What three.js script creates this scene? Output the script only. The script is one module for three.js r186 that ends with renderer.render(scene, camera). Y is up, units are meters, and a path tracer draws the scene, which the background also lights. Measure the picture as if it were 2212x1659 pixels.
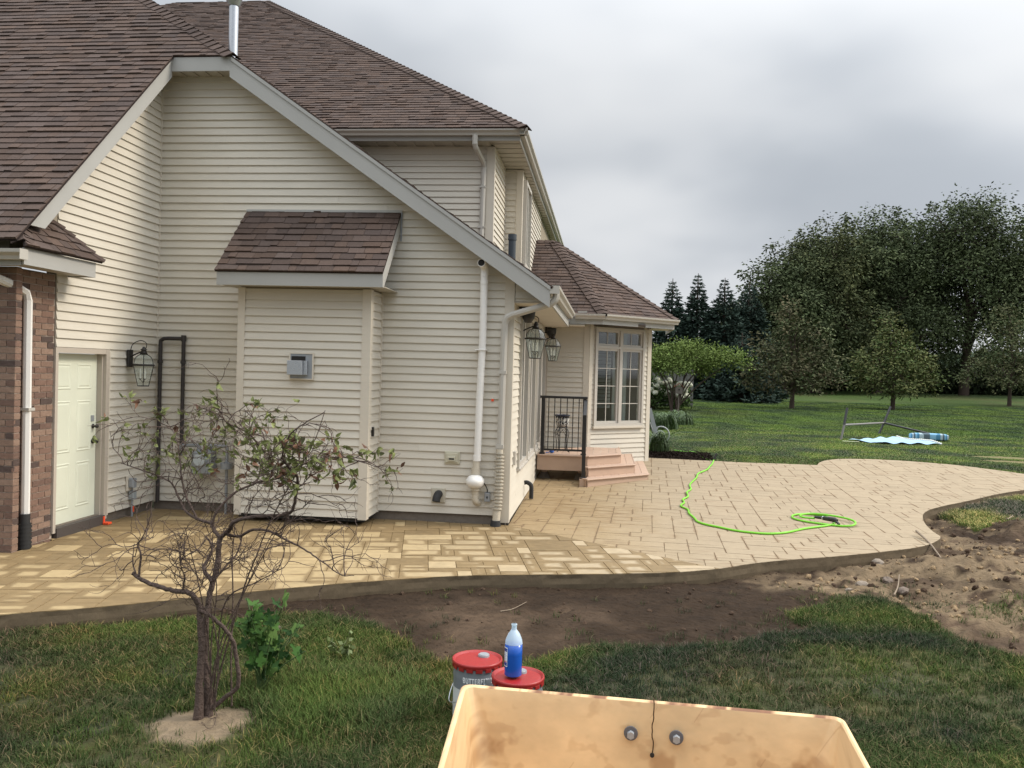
import * as THREE from 'three';
import { mergeGeometries, toCreasedNormals } from 'three/addons/utils/BufferGeometryUtils.js';

// ---------- camera, sky, sun, exposure ----------
const scene = new THREE.Scene();
const D2R = Math.PI / 180;
const camera = new THREE.PerspectiveCamera(2 * Math.atan(829.5 / 1838) / D2R, 4 / 3, 0.1, 900);
camera.position.set(1.198, 2.0, 10.959);
camera.rotation.order = 'YXZ';
camera.rotation.set(-0.87 * D2R, 6.15 * D2R, 0.027);
const renderer = new THREE.WebGLRenderer();
renderer.toneMapping = THREE.LinearToneMapping;
renderer.toneMappingExposure = 1.7;
renderer.shadowMap.enabled = true;

const SAZ = 80 * D2R, SEL = 40 * D2R, SUN = new THREE.Vector3(Math.sin(SAZ) * Math.cos(SEL), Math.sin(SEL), -Math.cos(SAZ) * Math.cos(SEL));
const sun = new THREE.DirectionalLight(0xfff2df, 1.5);
sun.position.copy(SUN).multiplyScalar(80);
sun.castShadow = true; sun.shadow.radius = 26;
Object.assign(sun.shadow.camera, { left: -45, right: 45, top: 45, bottom: -45, near: 1, far: 200 });
sun.shadow.mapSize.set(4096, 4096);
scene.add(sun, sun.target);

// ---------- random and noise ----------
function rng(s) { return () => { s = (s + 0x6d2b79f5) | 0; let t = Math.imul(s ^ (s >>> 15), 1 | s); t = (t + Math.imul(t ^ (t >>> 7), 61 | t)) ^ t; return ((t ^ (t >>> 14)) >>> 0) / 4294967296; }; }
const hash = (x, y) => { let h = Math.imul(x, 374761393) + Math.imul(y, 668265263) | 0; h = Math.imul(h ^ (h >>> 13), 1274126177); return ((h ^ (h >>> 16)) >>> 0) / 4294967296; };
const sm = (a, b, x) => { const t = Math.min(1, Math.max(0, (x - a) / (b - a))); return t * t * (3 - 2 * t); };
const mix = (a, b, t) => a + (b - a) * t;
const clamp = (x, a, b) => Math.min(b, Math.max(a, x));
function noise(x, y) { const i = Math.floor(x), j = Math.floor(y), a = x - i, b = y - j, u = a * a * (3 - 2 * a), v = b * b * (3 - 2 * b); return mix(mix(hash(i, j), hash(i + 1, j), u), mix(hash(i, j + 1), hash(i + 1, j + 1), u), v); }
function fbm(x, y, n = 4) { let s = 0, a = 0.5, t = 0; for (let k = 0; k < n; k++) { s += a * noise(x, y); t += a; x = x * 2.03 + 17.3; y = y * 2.03 + 9.1; a *= 0.5; } return s / t; }
const V3 = (x, y, z) => new THREE.Vector3(x, y, z);

// overcast sky: a broken cloud deck, brighter overhead and round the veiled sun
{
  const w = 1024, h = 512, d = new Float32Array(w * h * 4);
  for (let j = 0; j < h; j++) for (let i = 0; i < w; i++) {
    const th = (j + 0.5) / h * Math.PI - Math.PI / 2, ph = ((i + 0.5) / w - 0.5) * 2 * Math.PI;
    const y = Math.sin(th), c = Math.cos(th), x = Math.cos(ph) * c, z = Math.sin(ph) * c;
    const e = Math.max(0, y), q = 1 / (e + 0.22), s = Math.max(0, x * SUN.x + y * SUN.y + z * SUN.z);
    const n = fbm(x * q * 1.15 + 52.06, z * q * 1.15 + 13.68, 5), n2 = fbm(x * q * 0.42 + 24.98, z * q * 0.42 + 53.96, 3);
    const thick = sm(0.38, 0.66, n * 0.5 + n2 * 0.5);
    let L = mix(0.34, 1.45, sm(0.26, 1.0, e)) * mix(1.3, 0.79, thick) + 0.5 * Math.pow(s, 8) + 0.2 * Math.pow(s, 2);
    const o = (j * w + i) * 4, b = mix(0.02, 0.085, thick), k = y < 0 ? 0.5 : 1;
    d[o] = L * (0.99 - b * 0.9) * k; d[o + 1] = L * (1.0 - b * 0.15) * k; d[o + 2] = L * (1.01 + b * 0.9) * k; d[o + 3] = 1;
  }
  const t = new THREE.DataTexture(d, w, h, THREE.RGBAFormat, THREE.FloatType);
  t.mapping = THREE.EquirectangularReflectionMapping; t.magFilter = THREE.LinearFilter; t.needsUpdate = true;
  scene.background = t; scene.environment = t;
}

// ---------- textures and materials ----------
function dataTex(w, h, fn, srgb) {
  const d = new Uint8Array(w * h * 4);
  for (let j = 0; j < h; j++) for (let i = 0; i < w; i++) { const c = fn(i, j, w, h), o = (j * w + i) * 4; d[o] = clamp(c[0], 0, 1) * 255; d[o + 1] = clamp(c[1], 0, 1) * 255; d[o + 2] = clamp(c[2], 0, 1) * 255; d[o + 3] = 255; }
  const t = new THREE.DataTexture(d, w, h); t.wrapS = t.wrapT = THREE.RepeatWrapping; t.magFilter = THREE.LinearFilter; t.minFilter = THREE.LinearMipmapLinearFilter;
  if (srgb) t.colorSpace = THREE.SRGBColorSpace; t.needsUpdate = true; return t;
}
const rep = (t, x, y) => { const c = t.clone(); c.repeat.set(x, y); c.needsUpdate = true; return c; };
const tile = (x, y, f, n) => { // fbm that repeats every 1 in x and y
  const a = fbm(x * f, y * f, n), b = fbm((x - 1) * f, y * f, n), c = fbm(x * f, (y - 1) * f, n), d = fbm((x - 1) * f, (y - 1) * f, n); return mix(mix(a, b, x), mix(c, d, x), y); };
const grainT = dataTex(512, 512, (i, j) => { const v = tile(i / 512, j / 512, 60, 3); return [v, v, v]; });
const lumpT = dataTex(512, 512, (i, j) => { const v = tile(i / 512, j / 512, 9, 5); return [v, v, v]; });
const mottleT = dataTex(512, 512, (i, j) => { const v = 0.82 + 0.36 * (tile(i / 512, j / 512, 24, 4) - 0.5) + 0.25 * (hash(i, j) - 0.5); return [v, v, v]; });
const softT = dataTex(512, 512, (i, j) => { const v = 0.93 + 0.16 * (tile(i / 512, j / 512, 7, 5) - 0.5) + 0.05 * (hash(i, j) - 0.5); return [v, v, v]; });
const woodT = dataTex(256, 512, (i, j) => { const v = 0.86 + 0.3 * (tile(i / 256, j / 512, 1, 1) * 0 + fbm(i * 0.35, j * 0.012, 4) - 0.5); return [v, v, v]; });
function mat(c, rough = 0.7, o = {}) { const m = rough >= 0.85 ? new THREE.MeshPhysicalMaterial({ roughness: rough, specularIntensity: 0.25, ...o }) : new THREE.MeshStandardMaterial({ roughness: rough, ...o }); if (typeof c === 'number') m.color.setHex(c); else m.color.setRGB(...c); return m; }
function pmat(c, rough, o = {}) { const m = new THREE.MeshPhysicalMaterial({ roughness: rough, ...o }); if (typeof c === 'number') m.color.setHex(c); else m.color.setRGB(...c); return m; }
const M = {
  siding: mat([0.62, 0.575, 0.485], 0.55, { map: rep(softT, 0.45, 0.9), bumpMap: rep(grainT, 0.7, 6), bumpScale: 0.0006 }),
  trim: mat([0.62, 0.565, 0.47], 0.55, { map: rep(softT, 0.6, 0.6) }),
  wallcore: mat([0.3, 0.26, 0.2], 0.9),
  fascia: mat([0.4, 0.395, 0.37], 0.5, { map: rep(softT, 0.5, 0.5) }),
  gutter: mat([0.47, 0.445, 0.395], 0.42, { map: rep(softT, 0.8, 0.8) }),
  soffit: mat([0.4, 0.37, 0.31], 0.6),
  deckroof: mat([0.03, 0.022, 0.02], 0.95),
  shingle: mat([1, 1, 1], 0.93, { vertexColors: true, map: rep(mottleT, 3, 3), bumpMap: rep(grainT, 6, 6), bumpScale: 0.0015 }),
  galv: mat([0.55, 0.57, 0.6], 0.38, { metalness: 0.85, roughnessMap: rep(mottleT, 2, 2) }),
  greyMetal: mat([0.32, 0.34, 0.36], 0.5, { metalness: 0.3, map: rep(softT, 3, 3) }),
  black: mat([0.016, 0.015, 0.015], 0.45),
  blackRough: mat([0.02, 0.02, 0.02], 0.8),
  bronze: mat([0.03, 0.027, 0.024], 0.5, { metalness: 0.4 }),
  pvc: mat([0.74, 0.72, 0.68], 0.35),
  pvcDirty: mat([0.6, 0.54, 0.43], 0.5, { map: rep(mottleT, 4, 4) }),
  ironpipe: mat([0.03, 0.025, 0.023], 0.6),
  door: mat([0.66, 0.685, 0.565], 0.4, { map: rep(softT, 0.7, 0.7) }),
  doorFrame: mat([0.42, 0.37, 0.31], 0.6),
  glass: pmat([0.95, 0.98, 0.97], 0.02, { transmission: 1, thickness: 0, ior: 1.5 }),
  vinylWhite: mat([0.47, 0.44, 0.39], 0.45),
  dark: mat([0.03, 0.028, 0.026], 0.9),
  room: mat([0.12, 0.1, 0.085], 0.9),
  cloth: mat([0.55, 0.56, 0.54], 0.9),
  mortar: mat([0.42, 0.35, 0.29], 0.95, { bumpMap: rep(grainT, 3, 3), bumpScale: 0.002 }),
  concrete: mat([0.14, 0.108, 0.07], 0.9, { map: rep(mottleT, 1, 1), bumpMap: rep(lumpT, 1, 1), bumpScale: 0.01 }),
  foundation: mat([0.2, 0.17, 0.14], 0.95, { map: rep(mottleT, 1.5, 1.5) }),
  composite: mat([0.5, 0.35, 0.255], 0.65, { map: rep(softT, 2, 2), bumpMap: rep(grainT, 3, 3), bumpScale: 0.0006 }),
  compositeB: mat([0.46, 0.32, 0.235], 0.65, { map: rep(softT, 2, 2), bumpMap: rep(grainT, 3, 3), bumpScale: 0.0006 }),
  orange: mat([0.85, 0.1, 0.03], 0.6),
};

// ---------- geometry helpers ----------
class GB { // triangle soup with flat normals
  constructor() { this.p = []; this.n = []; this.u = []; this.c = []; this.col = null; }
  tri(a, b, c, ua, ub, uc) {
    const e = V3().subVectors(b, a), f = V3().subVectors(c, a), n = e.cross(f); if (n.lengthSq() < 1e-14) return; n.normalize();
    for (const [v, w] of [[a, ua], [b, ub], [c, uc]]) { this.p.push(v.x, v.y, v.z); this.n.push(n.x, n.y, n.z); const q = w || (Math.abs(n.y) > 0.7 ? [v.x, v.z] : Math.abs(n.x) > Math.abs(n.z) ? [v.z, v.y] : [v.x, v.y]); this.u.push(q[0], q[1]); if (this.col) this.c.push(...this.col); }
  }
  quad(a, b, c, d, ua, ub, uc, ud) { this.tri(a, b, c, ua, ub, uc); this.tri(a, c, d, ua, uc, ud); }
  geo() {
    const g = new THREE.BufferGeometry(); g.setAttribute('position', new THREE.Float32BufferAttribute(this.p, 3)); g.setAttribute('normal', new THREE.Float32BufferAttribute(this.n, 3)); g.setAttribute('uv', new THREE.Float32BufferAttribute(this.u, 2));
    if (this.c.length) g.setAttribute('color', new THREE.Float32BufferAttribute(this.c, 3)); return g;
  }
}
function setup(o) { o.castShadow = o.receiveShadow = true; return o; }
const taken = new Map();
const numbered = (n) => { const k = taken.get(n) || 0; taken.set(n, k + 1); return k ? n + '_' + String(k).padStart(3, '0') : n; };
function part(name, g, m, parent, label) { const o = setup(new THREE.Mesh(g, m)); o.name = name; parent.add(o); if (label) o.userData.label = label; return o; }
function thing(name, label, category, pos = [0, 0, 0], group) { const o = new THREE.Group(); o.name = numbered(name); o.position.set(...pos); o.userData = { label, category }; if (group) o.userData.group = group; scene.add(o); return o; }
function single(name, g, m, label, category, group) { const o = setup(new THREE.Mesh(g, m)); o.name = numbered(name); o.userData = { label, category }; if (group) o.userData.group = group; scene.add(o); return o; }
const struct = (name, g, m) => { const o = setup(new THREE.Mesh(g, m)); o.name = numbered(name); o.userData.kind = 'structure'; scene.add(o); return o; };
function box(x0, x1, y0, y1, z0, z1, bev = 0) { // box by bounds, optionally chamfered
  if (!bev) { const g = new THREE.BoxGeometry(x1 - x0, y1 - y0, z1 - z0); g.translate((x0 + x1) / 2, (y0 + y1) / 2, (z0 + z1) / 2); return boxUV(g); }
  const s = new THREE.Shape(); const a = x0 + bev, b = x1 - bev, c = y0 + bev, d = y1 - bev; s.moveTo(a, c); s.lineTo(b, c); s.lineTo(b, d); s.lineTo(a, d); s.closePath();
  const g = new THREE.ExtrudeGeometry(s, { depth: z1 - z0 - 2 * bev, bevelEnabled: true, bevelSize: bev, bevelThickness: bev, bevelSegments: 1, steps: 1 }); g.translate(0, 0, z0 + bev); return g;
}
function boxUV(g) { const p = g.attributes.position, n = g.attributes.normal, u = g.attributes.uv; for (let i = 0; i < p.count; i++) { const X = Math.abs(n.getX(i)), Y = Math.abs(n.getY(i)); if (Y > 0.7) u.setXY(i, p.getX(i), p.getZ(i)); else if (X > 0.7) u.setXY(i, p.getZ(i), p.getY(i)); else u.setXY(i, p.getX(i), p.getY(i)); } return g; }
const merge = (...g) => mergeGeometries(g.flat().map((q) => (q.index ? q.toNonIndexed() : q)).map((q) => { for (const k of Object.keys(q.attributes)) if (!['position', 'normal', 'uv'].includes(k)) q.deleteAttribute(k); return q; }));
function clipHalf(poly, a, b, c) { // keep a*x+b*y<=c
  const o = []; for (let i = 0; i < poly.length; i++) { const p = poly[i], q = poly[(i + 1) % poly.length], dp = a * p[0] + b * p[1] - c, dq = a * q[0] + b * q[1] - c; if (dp <= 0) o.push(p); if ((dp < 0) !== (dq < 0) && dp !== dq) { const t = dp / (dp - dq); o.push([mix(p[0], q[0], t), mix(p[1], q[1], t)]); } } return o;
}
function clipConvex(poly, clip) { let s = 0; for (let i = 0; i < clip.length; i++) { const p = clip[i], q = clip[(i + 1) % clip.length]; s += p[0] * q[1] - p[1] * q[0]; } for (let i = 0; i < clip.length && poly.length; i++) { let p = clip[i], q = clip[(i + 1) % clip.length]; if (s < 0) [p, q] = [q, p]; const a = q[1] - p[1], b = -(q[0] - p[0]); poly = clipHalf(poly, a, b, a * p[0] + b * p[1]); } return poly; }
const areaOf = (p) => { let s = 0; for (let i = 0; i < p.length; i++) { const a = p[i], b = p[(i + 1) % p.length]; s += a[0] * b[1] - a[1] * b[0]; } return s / 2; };
function clean(p) { const o = []; for (const q of p) if (!o.length || Math.hypot(q[0] - o[o.length - 1][0], q[1] - o[o.length - 1][1]) > 1e-4) o.push(q); while (o.length > 2 && Math.hypot(o[0][0] - o[o.length - 1][0], o[0][1] - o[o.length - 1][1]) < 1e-4) o.pop(); return o; }
const frame = (o, u, v) => ({ o: V3(...o), u: V3(...u).normalize(), v: V3(...v).normalize(), n: V3(...u).cross(V3(...v)).normalize() });
const at = (F, x, y, d = 0) => F.o.clone().addScaledVector(F.u, x).addScaledVector(F.v, y).addScaledVector(F.n, d);
// a plate over a convex polygon (CCW in u,v) with a front face at out(u,v) and a flat back
function plate(gb, F, poly, out, back, uvo = [0, 0]) {
  poly = clean(poly); if (poly.length < 3 || Math.abs(areaOf(poly)) < 1e-5) return; if (areaOf(poly) < 0) poly = poly.slice().reverse();
  const f = poly.map(([x, y]) => at(F, x, y, typeof out === 'function' ? out(x, y) : out)), b = poly.map(([x, y]) => at(F, x, y, back)), w = poly.map(([x, y]) => [x + uvo[0], y + uvo[1]]);
  for (let i = 1; i < f.length - 1; i++) gb.tri(f[0], f[i], f[i + 1], w[0], w[i], w[i + 1]);
  for (let i = 0; i < f.length; i++) { const j = (i + 1) % f.length; gb.quad(b[i], b[j], f[j], f[i], w[i], w[j], w[j], w[i]); }
}
function fplate(F, x0, x1, y0, y1, out, back) { const g = new GB(); plate(g, F, [[x0, y0], [x1, y0], [x1, y1], [x0, y1]], out, back); const p = [[x0, y0], [x1, y0], [x1, y1], [x0, y1]].map(([x, y]) => at(F, x, y, back)); g.quad(p[3], p[2], p[1], p[0]); return g.geo(); }
function extr(profile, a, b, e1, e2) { // profile [[s,t]..] carried straight from a to b in the axes e1,e2
  const g = new GB(), A = V3(...a), B = V3(...b), E1 = V3(...e1), E2 = V3(...e2), dir = B.clone().sub(A), P = (o, [s, t]) => o.clone().addScaledVector(E1, s).addScaledVector(E2, t), len = dir.length();
  if (E1.clone().cross(E2).dot(dir) * areaOf(profile) < 0) profile = profile.slice().reverse();
  let l = 0; for (let i = 0; i < profile.length; i++) { const p = profile[i], q = profile[(i + 1) % profile.length], m = l + Math.hypot(q[0] - p[0], q[1] - p[1]); g.quad(P(A, p), P(A, q), P(B, q), P(B, p), [0, l], [0, m], [len, m], [len, l]); l = m; }
  for (const t of THREE.ShapeUtils.triangulateShape(profile.map((q) => new THREE.Vector2(...q)), [])) { const q = t.map((i) => profile[i]); const fl = areaOf(q) * areaOf(profile) > 0; const [x, y, z] = fl ? q : [q[2], q[1], q[0]]; g.tri(P(B, x), P(B, y), P(B, z)); g.tri(P(A, z), P(A, y), P(A, x)); }
  return g.geo();
}
function tube(pts, rad, seg = 8, cap = true) { // pts Vector3[], rad number | array | fn(t)
  const n = pts.length, pos = [], nor = [], uv = [], idx = []; let N = null, len = 0;
  for (let i = 0; i < n; i++) {
    const T = V3().subVectors(pts[Math.min(n - 1, i + 1)], pts[Math.max(0, i - 1)]).normalize();
    if (!N) N = Math.abs(T.y) < 0.9 ? V3(0, 1, 0) : V3(1, 0, 0); N = N.clone().addScaledVector(T, -N.dot(T)).normalize(); const Bn = V3().crossVectors(T, N);
    const r = typeof rad === 'number' ? rad : typeof rad === 'function' ? rad(i / (n - 1)) : rad[i]; if (i) len += pts[i].distanceTo(pts[i - 1]);
    for (let k = 0; k <= seg; k++) { const a = k / seg * Math.PI * 2, d = N.clone().multiplyScalar(Math.cos(a)).addScaledVector(Bn, Math.sin(a)); pos.push(pts[i].x + d.x * r, pts[i].y + d.y * r, pts[i].z + d.z * r); nor.push(d.x, d.y, d.z); uv.push(k / seg * 6.283 * r, len); }
  }
  const w = seg + 1; for (let i = 0; i < n - 1; i++) for (let k = 0; k < seg; k++) { const a = i * w + k, b = a + 1, c = a + w, d = c + 1; idx.push(a, b, c, b, d, c); }
  if (cap) for (const e of [0, n - 1]) { const s = pos.length / 3, T = V3().subVectors(pts[e ? n - 1 : 0], pts[e ? n - 2 : 1]).normalize(); pos.push(pts[e].x, pts[e].y, pts[e].z); nor.push(T.x, T.y, T.z); uv.push(0, 0); for (let k = 0; k <= seg; k++) { const o = (e * w + k) * 3; pos.push(pos[o], pos[o + 1], pos[o + 2]); nor.push(T.x, T.y, T.z); uv.push(0.01, 0.01); } for (let k = 0; k < seg; k++) e ? idx.push(s, s + 1 + k, s + 2 + k) : idx.push(s, s + 2 + k, s + 1 + k); }
  const g = new THREE.BufferGeometry(); g.setAttribute('position', new THREE.Float32BufferAttribute(pos, 3)); g.setAttribute('normal', new THREE.Float32BufferAttribute(nor, 3)); g.setAttribute('uv', new THREE.Float32BufferAttribute(uv, 2)); g.setIndex(idx); return g;
}
const curve = (pts, n, closed = false, ten = 0.5) => new THREE.CatmullRomCurve3(pts.map((p) => V3(...p)), closed, 'catmullrom', ten).getPoints(n);
const cyl = (x, y0, y1, z, r0, r1 = r0, s = 16) => { const g = new THREE.CylinderGeometry(r1, r0, y1 - y0, s); g.translate(x, (y0 + y1) / 2, z); return g; };
const bar = (a, b, r, s = 6) => tube([V3(...a), V3(...b)], r, s);
const lathe = (pts, s = 24) => new THREE.LatheGeometry(pts.map((p) => new THREE.Vector2(...p)), s);
const pz = (x, z) => { const t = clamp(-z / 7.4, 0, 1.25); return 0.17 * t * t; };
const SKIP = [];
// ---------- pieces: the 300 that show largest become parts, the rest one part of their surface ----------
camera.aspect = 4 / 3; camera.updateProjectionMatrix(); camera.updateMatrixWorld(true);
class Bank {
  constructor(name, restName, limit = 300) { this.name = name; this.rest = restName; this.limit = limit; this.list = []; }
  add(parent, mt, fill, center, normal, area, col) {
    const v = V3().subVectors(camera.position, center), d = v.length(), c = normal.dot(v) / d, q = center.clone().project(camera);
    const seen = c > 0 && Math.abs(q.x) < 1.05 && Math.abs(q.y) < 1.05 && q.z < 1; this.list.push({ parent, mt, fill, col, w: (seen ? 1 : 1e-4) * area * Math.abs(c) / (d * d) });
  }
  build() {
    this.list.sort((a, b) => b.w - a.w); const rest = new Map();
    this.list.forEach((r, i) => {
      if (i < this.limit) { const g = new GB(); g.col = r.col; r.fill(g); if (g.p.length) part(this.name, g.geo(), r.mt, r.parent); }
      else { if (!rest.has(r.parent)) rest.set(r.parent, new Map()); const m = rest.get(r.parent); if (!m.has(r.mt)) m.set(r.mt, new GB()); const g = m.get(r.mt); g.col = r.col; r.fill(g); }
    });
    for (const [p, m] of rest) for (const [mt, g] of m) if (g.p.length) part(this.rest, g.geo(), mt, p).userData.kind = 'stuff';
  }
}
const sidingBank = new Bank('siding_board', 'siding_boards'), shingleBank = new Bank('shingle', 'shingles'), brickBank = new Bank('brick', 'bricks');
const house = thing('house', 'beige siding house with brown shingle roofs, brick garage corner and glazed nook', 'house');
const EXPO = 0.1007, rs = rng(11);
function siding(parent, F, poly, vStart, vEnd, holes = []) {
  for (let v = vStart; v < vEnd - 0.005; v += EXPO) {
    const cuts = [v, Math.min(v + EXPO, vEnd)]; for (const h of holes) for (const e of [h[2], h[3]]) if (e > cuts[0] + 0.004 && e < v + EXPO - 0.004) cuts.push(e); cuts.sort((a, b) => a - b);
    for (let k = 0; k < cuts.length - 1; k++) {
      const y0 = cuts[k], y1 = cuts[k + 1]; let segs = [[-60, 60]];
      for (const h of holes) if (h[2] < y1 - 0.001 && h[3] > y0 + 0.001) segs = segs.flatMap(([a, b]) => [[a, Math.min(b, h[0])], [Math.max(a, h[1]), b]].filter(([p, q]) => q > p + 0.004));
      segs = segs.flatMap(([a, b]) => { const cx = clipConvex([[a, y0], [b, y0], [b, y1], [a, y1]], poly); if (cx.length < 3) return []; const l = Math.min(...cx.map((p) => p[0])), h = Math.max(...cx.map((p) => p[0])); if (h - l < 2.6 || rs() < 0.25) return [[a, b]]; const c = mix(l + 0.5, h - 0.5, rs()); return [[a, c - 0.0008], [c + 0.0008, b]]; });
      for (const [a, b] of segs) {
        const pc = clean(clipConvex([[a, y0], [b, y0], [b, y1], [a, y1]], poly)); if (pc.length < 3 || Math.abs(areaOf(pc)) < 2e-4) continue;
        const vv = v, o = [rs() * 5, 0], wob = (rs() - 0.5) * 0.004;
        const cx = pc.reduce((s, p) => s + p[0], 0) / pc.length, cy = pc.reduce((s, p) => s + p[1], 0) / pc.length;
        sidingBank.add(parent, M.siding, (g) => plate(g, F, pc, (x, y) => mix(0.023 + wob, 0.004, (y - vv) / EXPO), -0.003, o), at(F, cx, cy), F.n, Math.abs(areaOf(pc)));
      }
    }
  }
}
function wallPart(name, F, poly, th = 0.16) { const g = new GB(); plate(g, F, poly, 0, -th); const b = poly.map(([x, y]) => at(F, x, y, -th)); for (let i = 1; i < b.length - 1; i++) areaOf(poly) > 0 ? g.tri(b[0], b[i + 1], b[i]) : g.tri(b[0], b[i], b[i + 1]); return part(name, g.geo(), M.wallcore, house); }
// roofs
function roof(name, o, u, v, polys3, expo = 0.123) {
  const F = frame(o, u, v), g = new GB(), r = rng(name.length * 97 + Math.round(o[0] * 31 + o[2] * 7));
  const polys = polys3.map((p) => p.map((q) => { const w = V3(...q).sub(F.o); return [w.dot(F.u), w.dot(F.v)]; }));
  for (const p of polys) { plate(g, F, p, -0.002, -0.022); const b = (areaOf(p) > 0 ? p : p.slice().reverse()).map(([x, y]) => at(F, x, y, -0.022)); for (let i = 1; i < b.length - 1; i++) g.tri(b[0], b[i + 1], b[i]); }
  const deck = part(name, g.geo(), M.deckroof, house);
  let umin = 1e9, umax = -1e9, vmin = 1e9, vmax = -1e9; for (const p of polys) for (const [x, y] of p) { umin = Math.min(umin, x); umax = Math.max(umax, x); vmin = Math.min(vmin, y); vmax = Math.max(vmax, y); }
  for (let y = vmin - 0.012, k = 0; y < vmax; y += expo, k++) {
    let x = umin - r() * 0.3 - (k % 2) * 0.14; const sag = (r() - 0.5) * 0.006;
    while (x < umax) {
      const w = r() < 0.6 ? 0.215 + (r() - 0.5) * 0.06 : 0.08 + r() * 0.08, lift = r() < 0.25 ? 0.024 : 0.013 + r() * 0.005, dy = sag + (r() - 0.5) * 0.012, tone = 0.8 + 0.36 * r(), wr = r(), gap = 0.003 + r() * 0.003;
      const x0 = x, y0 = y + dy, rect = [[x0, y0], [x0 + w - gap, y0 + (r() - 0.5) * 0.006], [x0 + w - gap, y + expo + 0.012], [x0, y + expo + 0.012]];
      for (const p of polys) {
        const q = clean(clipConvex(rect, p)); if (q.length < 3 || Math.abs(areaOf(q)) < 3e-4) continue;
        const col = [0.112 * tone * mix(0.96, 1.05, wr), 0.082 * tone, 0.0695 * tone * mix(1.04, 0.94, wr)], of = [r() * 9, r() * 9];
        shingleBank.add(deck, M.shingle, (gg) => plate(gg, F, q, (a, b) => mix(lift, 0.002, clamp((b - y0) / (expo + 0.012), 0, 1)), -0.001, of), at(F, x0 + w / 2, y0 + expo / 2), F.n, Math.abs(areaOf(q)), col);
      }
      x += w;
    }
  }
  return { F, deck };
}
const caps = rng(77);
function ridgeCaps(parent, a, b, n1, n2, w = 0.13, step = 0.15) { // bent caps from b (low end) up to a
  const A = V3(...a), B = V3(...b), d = A.clone().sub(B), L = d.length(); d.normalize();
  const wing = (n) => { const q = V3(...n).normalize().cross(d).normalize(); if (q.y > 0) q.negate(); return q; }, w1 = wing(n1), w2 = wing(n2), up = V3(...n1).normalize().add(V3(...n2).normalize()).normalize();
  for (let s = 0; s < L - 0.05; s += step) {
    const g = new GB(), t = 0.8 + 0.4 * caps(); g.col = [0.106 * t, 0.078 * t, 0.066 * t]; const p0 = B.clone().addScaledVector(d, s).addScaledVector(up, 0.04), p1 = B.clone().addScaledVector(d, Math.min(L, s + step + 0.03)).addScaledVector(up, 0.022);
    const c0 = p0.clone().addScaledVector(up, 0.008), c1 = p1.clone().addScaledVector(up, 0.002), dn = up.clone().multiplyScalar(-0.014);
    for (const q of [w1, w2]) { const ww = w + (caps() - 0.5) * 0.012, e0 = p0.clone().addScaledVector(q, ww), e1 = p1.clone().addScaledVector(q, ww); const fl = V3().subVectors(e0, c0).cross(V3().subVectors(c1, c0)).dot(up) > 0; fl ? g.quad(c0, e0, e1, c1) : g.quad(c0, c1, e1, e0); g.quad(e0, c0, c0.clone().add(dn), e0.clone().add(dn)); g.quad(c0, e0, e0.clone().add(dn), c0.clone().add(dn)); g.quad(e0, e1, e1.clone().add(dn), e0.clone().add(dn)); }
    part('hip_cap', g.geo(), M.shingle, parent);
  }
}
const yR = (x) => 6.0 - 0.687 * (x + 3.75), yL = (z) => 6.025 - 0.975 * (z - 0.28);
const leftRoof = roof('front_roof', [-4.53, yL(3.22), 3.22], [1, 0, 0], [0, 0.975, -1], [
  [[-8.5, yL(3.22), 3.22], [-4.53, yL(3.22), 3.22], [-4.53, yL(0.3), 0.3], [-8.5, yL(0.3), 0.3]],
  [[-8.5, yL(0.3), 0.3], [-3.72, yL(0.3), 0.3], [-8.38, 9.19, -3.0], [-8.5, 9.19, -3.0]]]);
const rightRoof = roof('side_roof', [0.53, yR(0.53), 0.3], [0, 0, -1], [-1, 0.687, 0], [
  [[0.53, yR(0.53), 0.3], [0.53, yR(0.53), -2.95], [-8.33, yR(-8.33), -2.95], [-3.72, yR(-3.72), 0.3]],
  [[0.53, yR(0.53), -2.95], [0.53, yR(0.53), -5.6], [-0.4, yR(-0.4), -5.6], [-0.7, yR(-0.7), -2.95]]]);
ridgeCaps(leftRoof.deck, [-8.38, 9.2, -3.0], [-3.72, 6.0, 0.29], [0, 1, 0.975], [0.687, 1, 0], 0.14);
const mainRoof = roof('main_roof', [-0.14, 5.86, -2.5], [1, 0, 0], [0, 0.72, -1], [[[-10.9, 5.86, -2.5], [-0.14, 5.86, -2.5], [-7.54, 11.188, -9.9], [-10.05, 11.188, -9.9], [-10.9, 10.68, -9.2]]]);
ridgeCaps(mainRoof.deck, [-7.54, 11.188, -9.9], [-0.14, 5.86, -2.5], [0, 1, 0.72], [0.72, 1, 0], 0.15);
{ // the far slope of the main roof closes it behind the hip
  const F = frame([-0.14, 5.86, -2.5], [0, 0, -1], [-1, 0.72, 0]), g = new GB(); plate(g, F, [[0, 0], [14.8, 0], [7.4, 9.118]], 0.01, -0.05); g.p.length; g.c.length = 0; part('main_roof_side', g.geo(), M.deckroof, house);
}
const nookY = 3.13, AP = [0.02, 4.9, -8.0], N1 = [1.17, nookY, -5.56], N2 = [2.68, nookY, -6.9];
const nookFront = roof('nook_roof', [-0.7, nookY, -5.56], [1, 0, 0], [0, 1.77, -2.44], [[[-0.7, nookY, -5.56], N1, AP, [-0.7, 4.9, -8.0]]]);
const nf = (() => { const u = V3(...N2).sub(V3(...N1)).normalize(), w = V3(...AP).sub(V3(...N1)); w.addScaledVector(u, -w.dot(u)); return { u: u.toArray(), v: w.toArray() }; })();
const nookFacet = roof('nook_roof', N1, nf.u, nf.v, [[N1, N2, AP]]);
const nookSide = roof('nook_roof', N2, [0, 0, -1], [-2.66, 1.77, 0], [[N2, [2.68, nookY, -9.1], AP]]);
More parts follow.
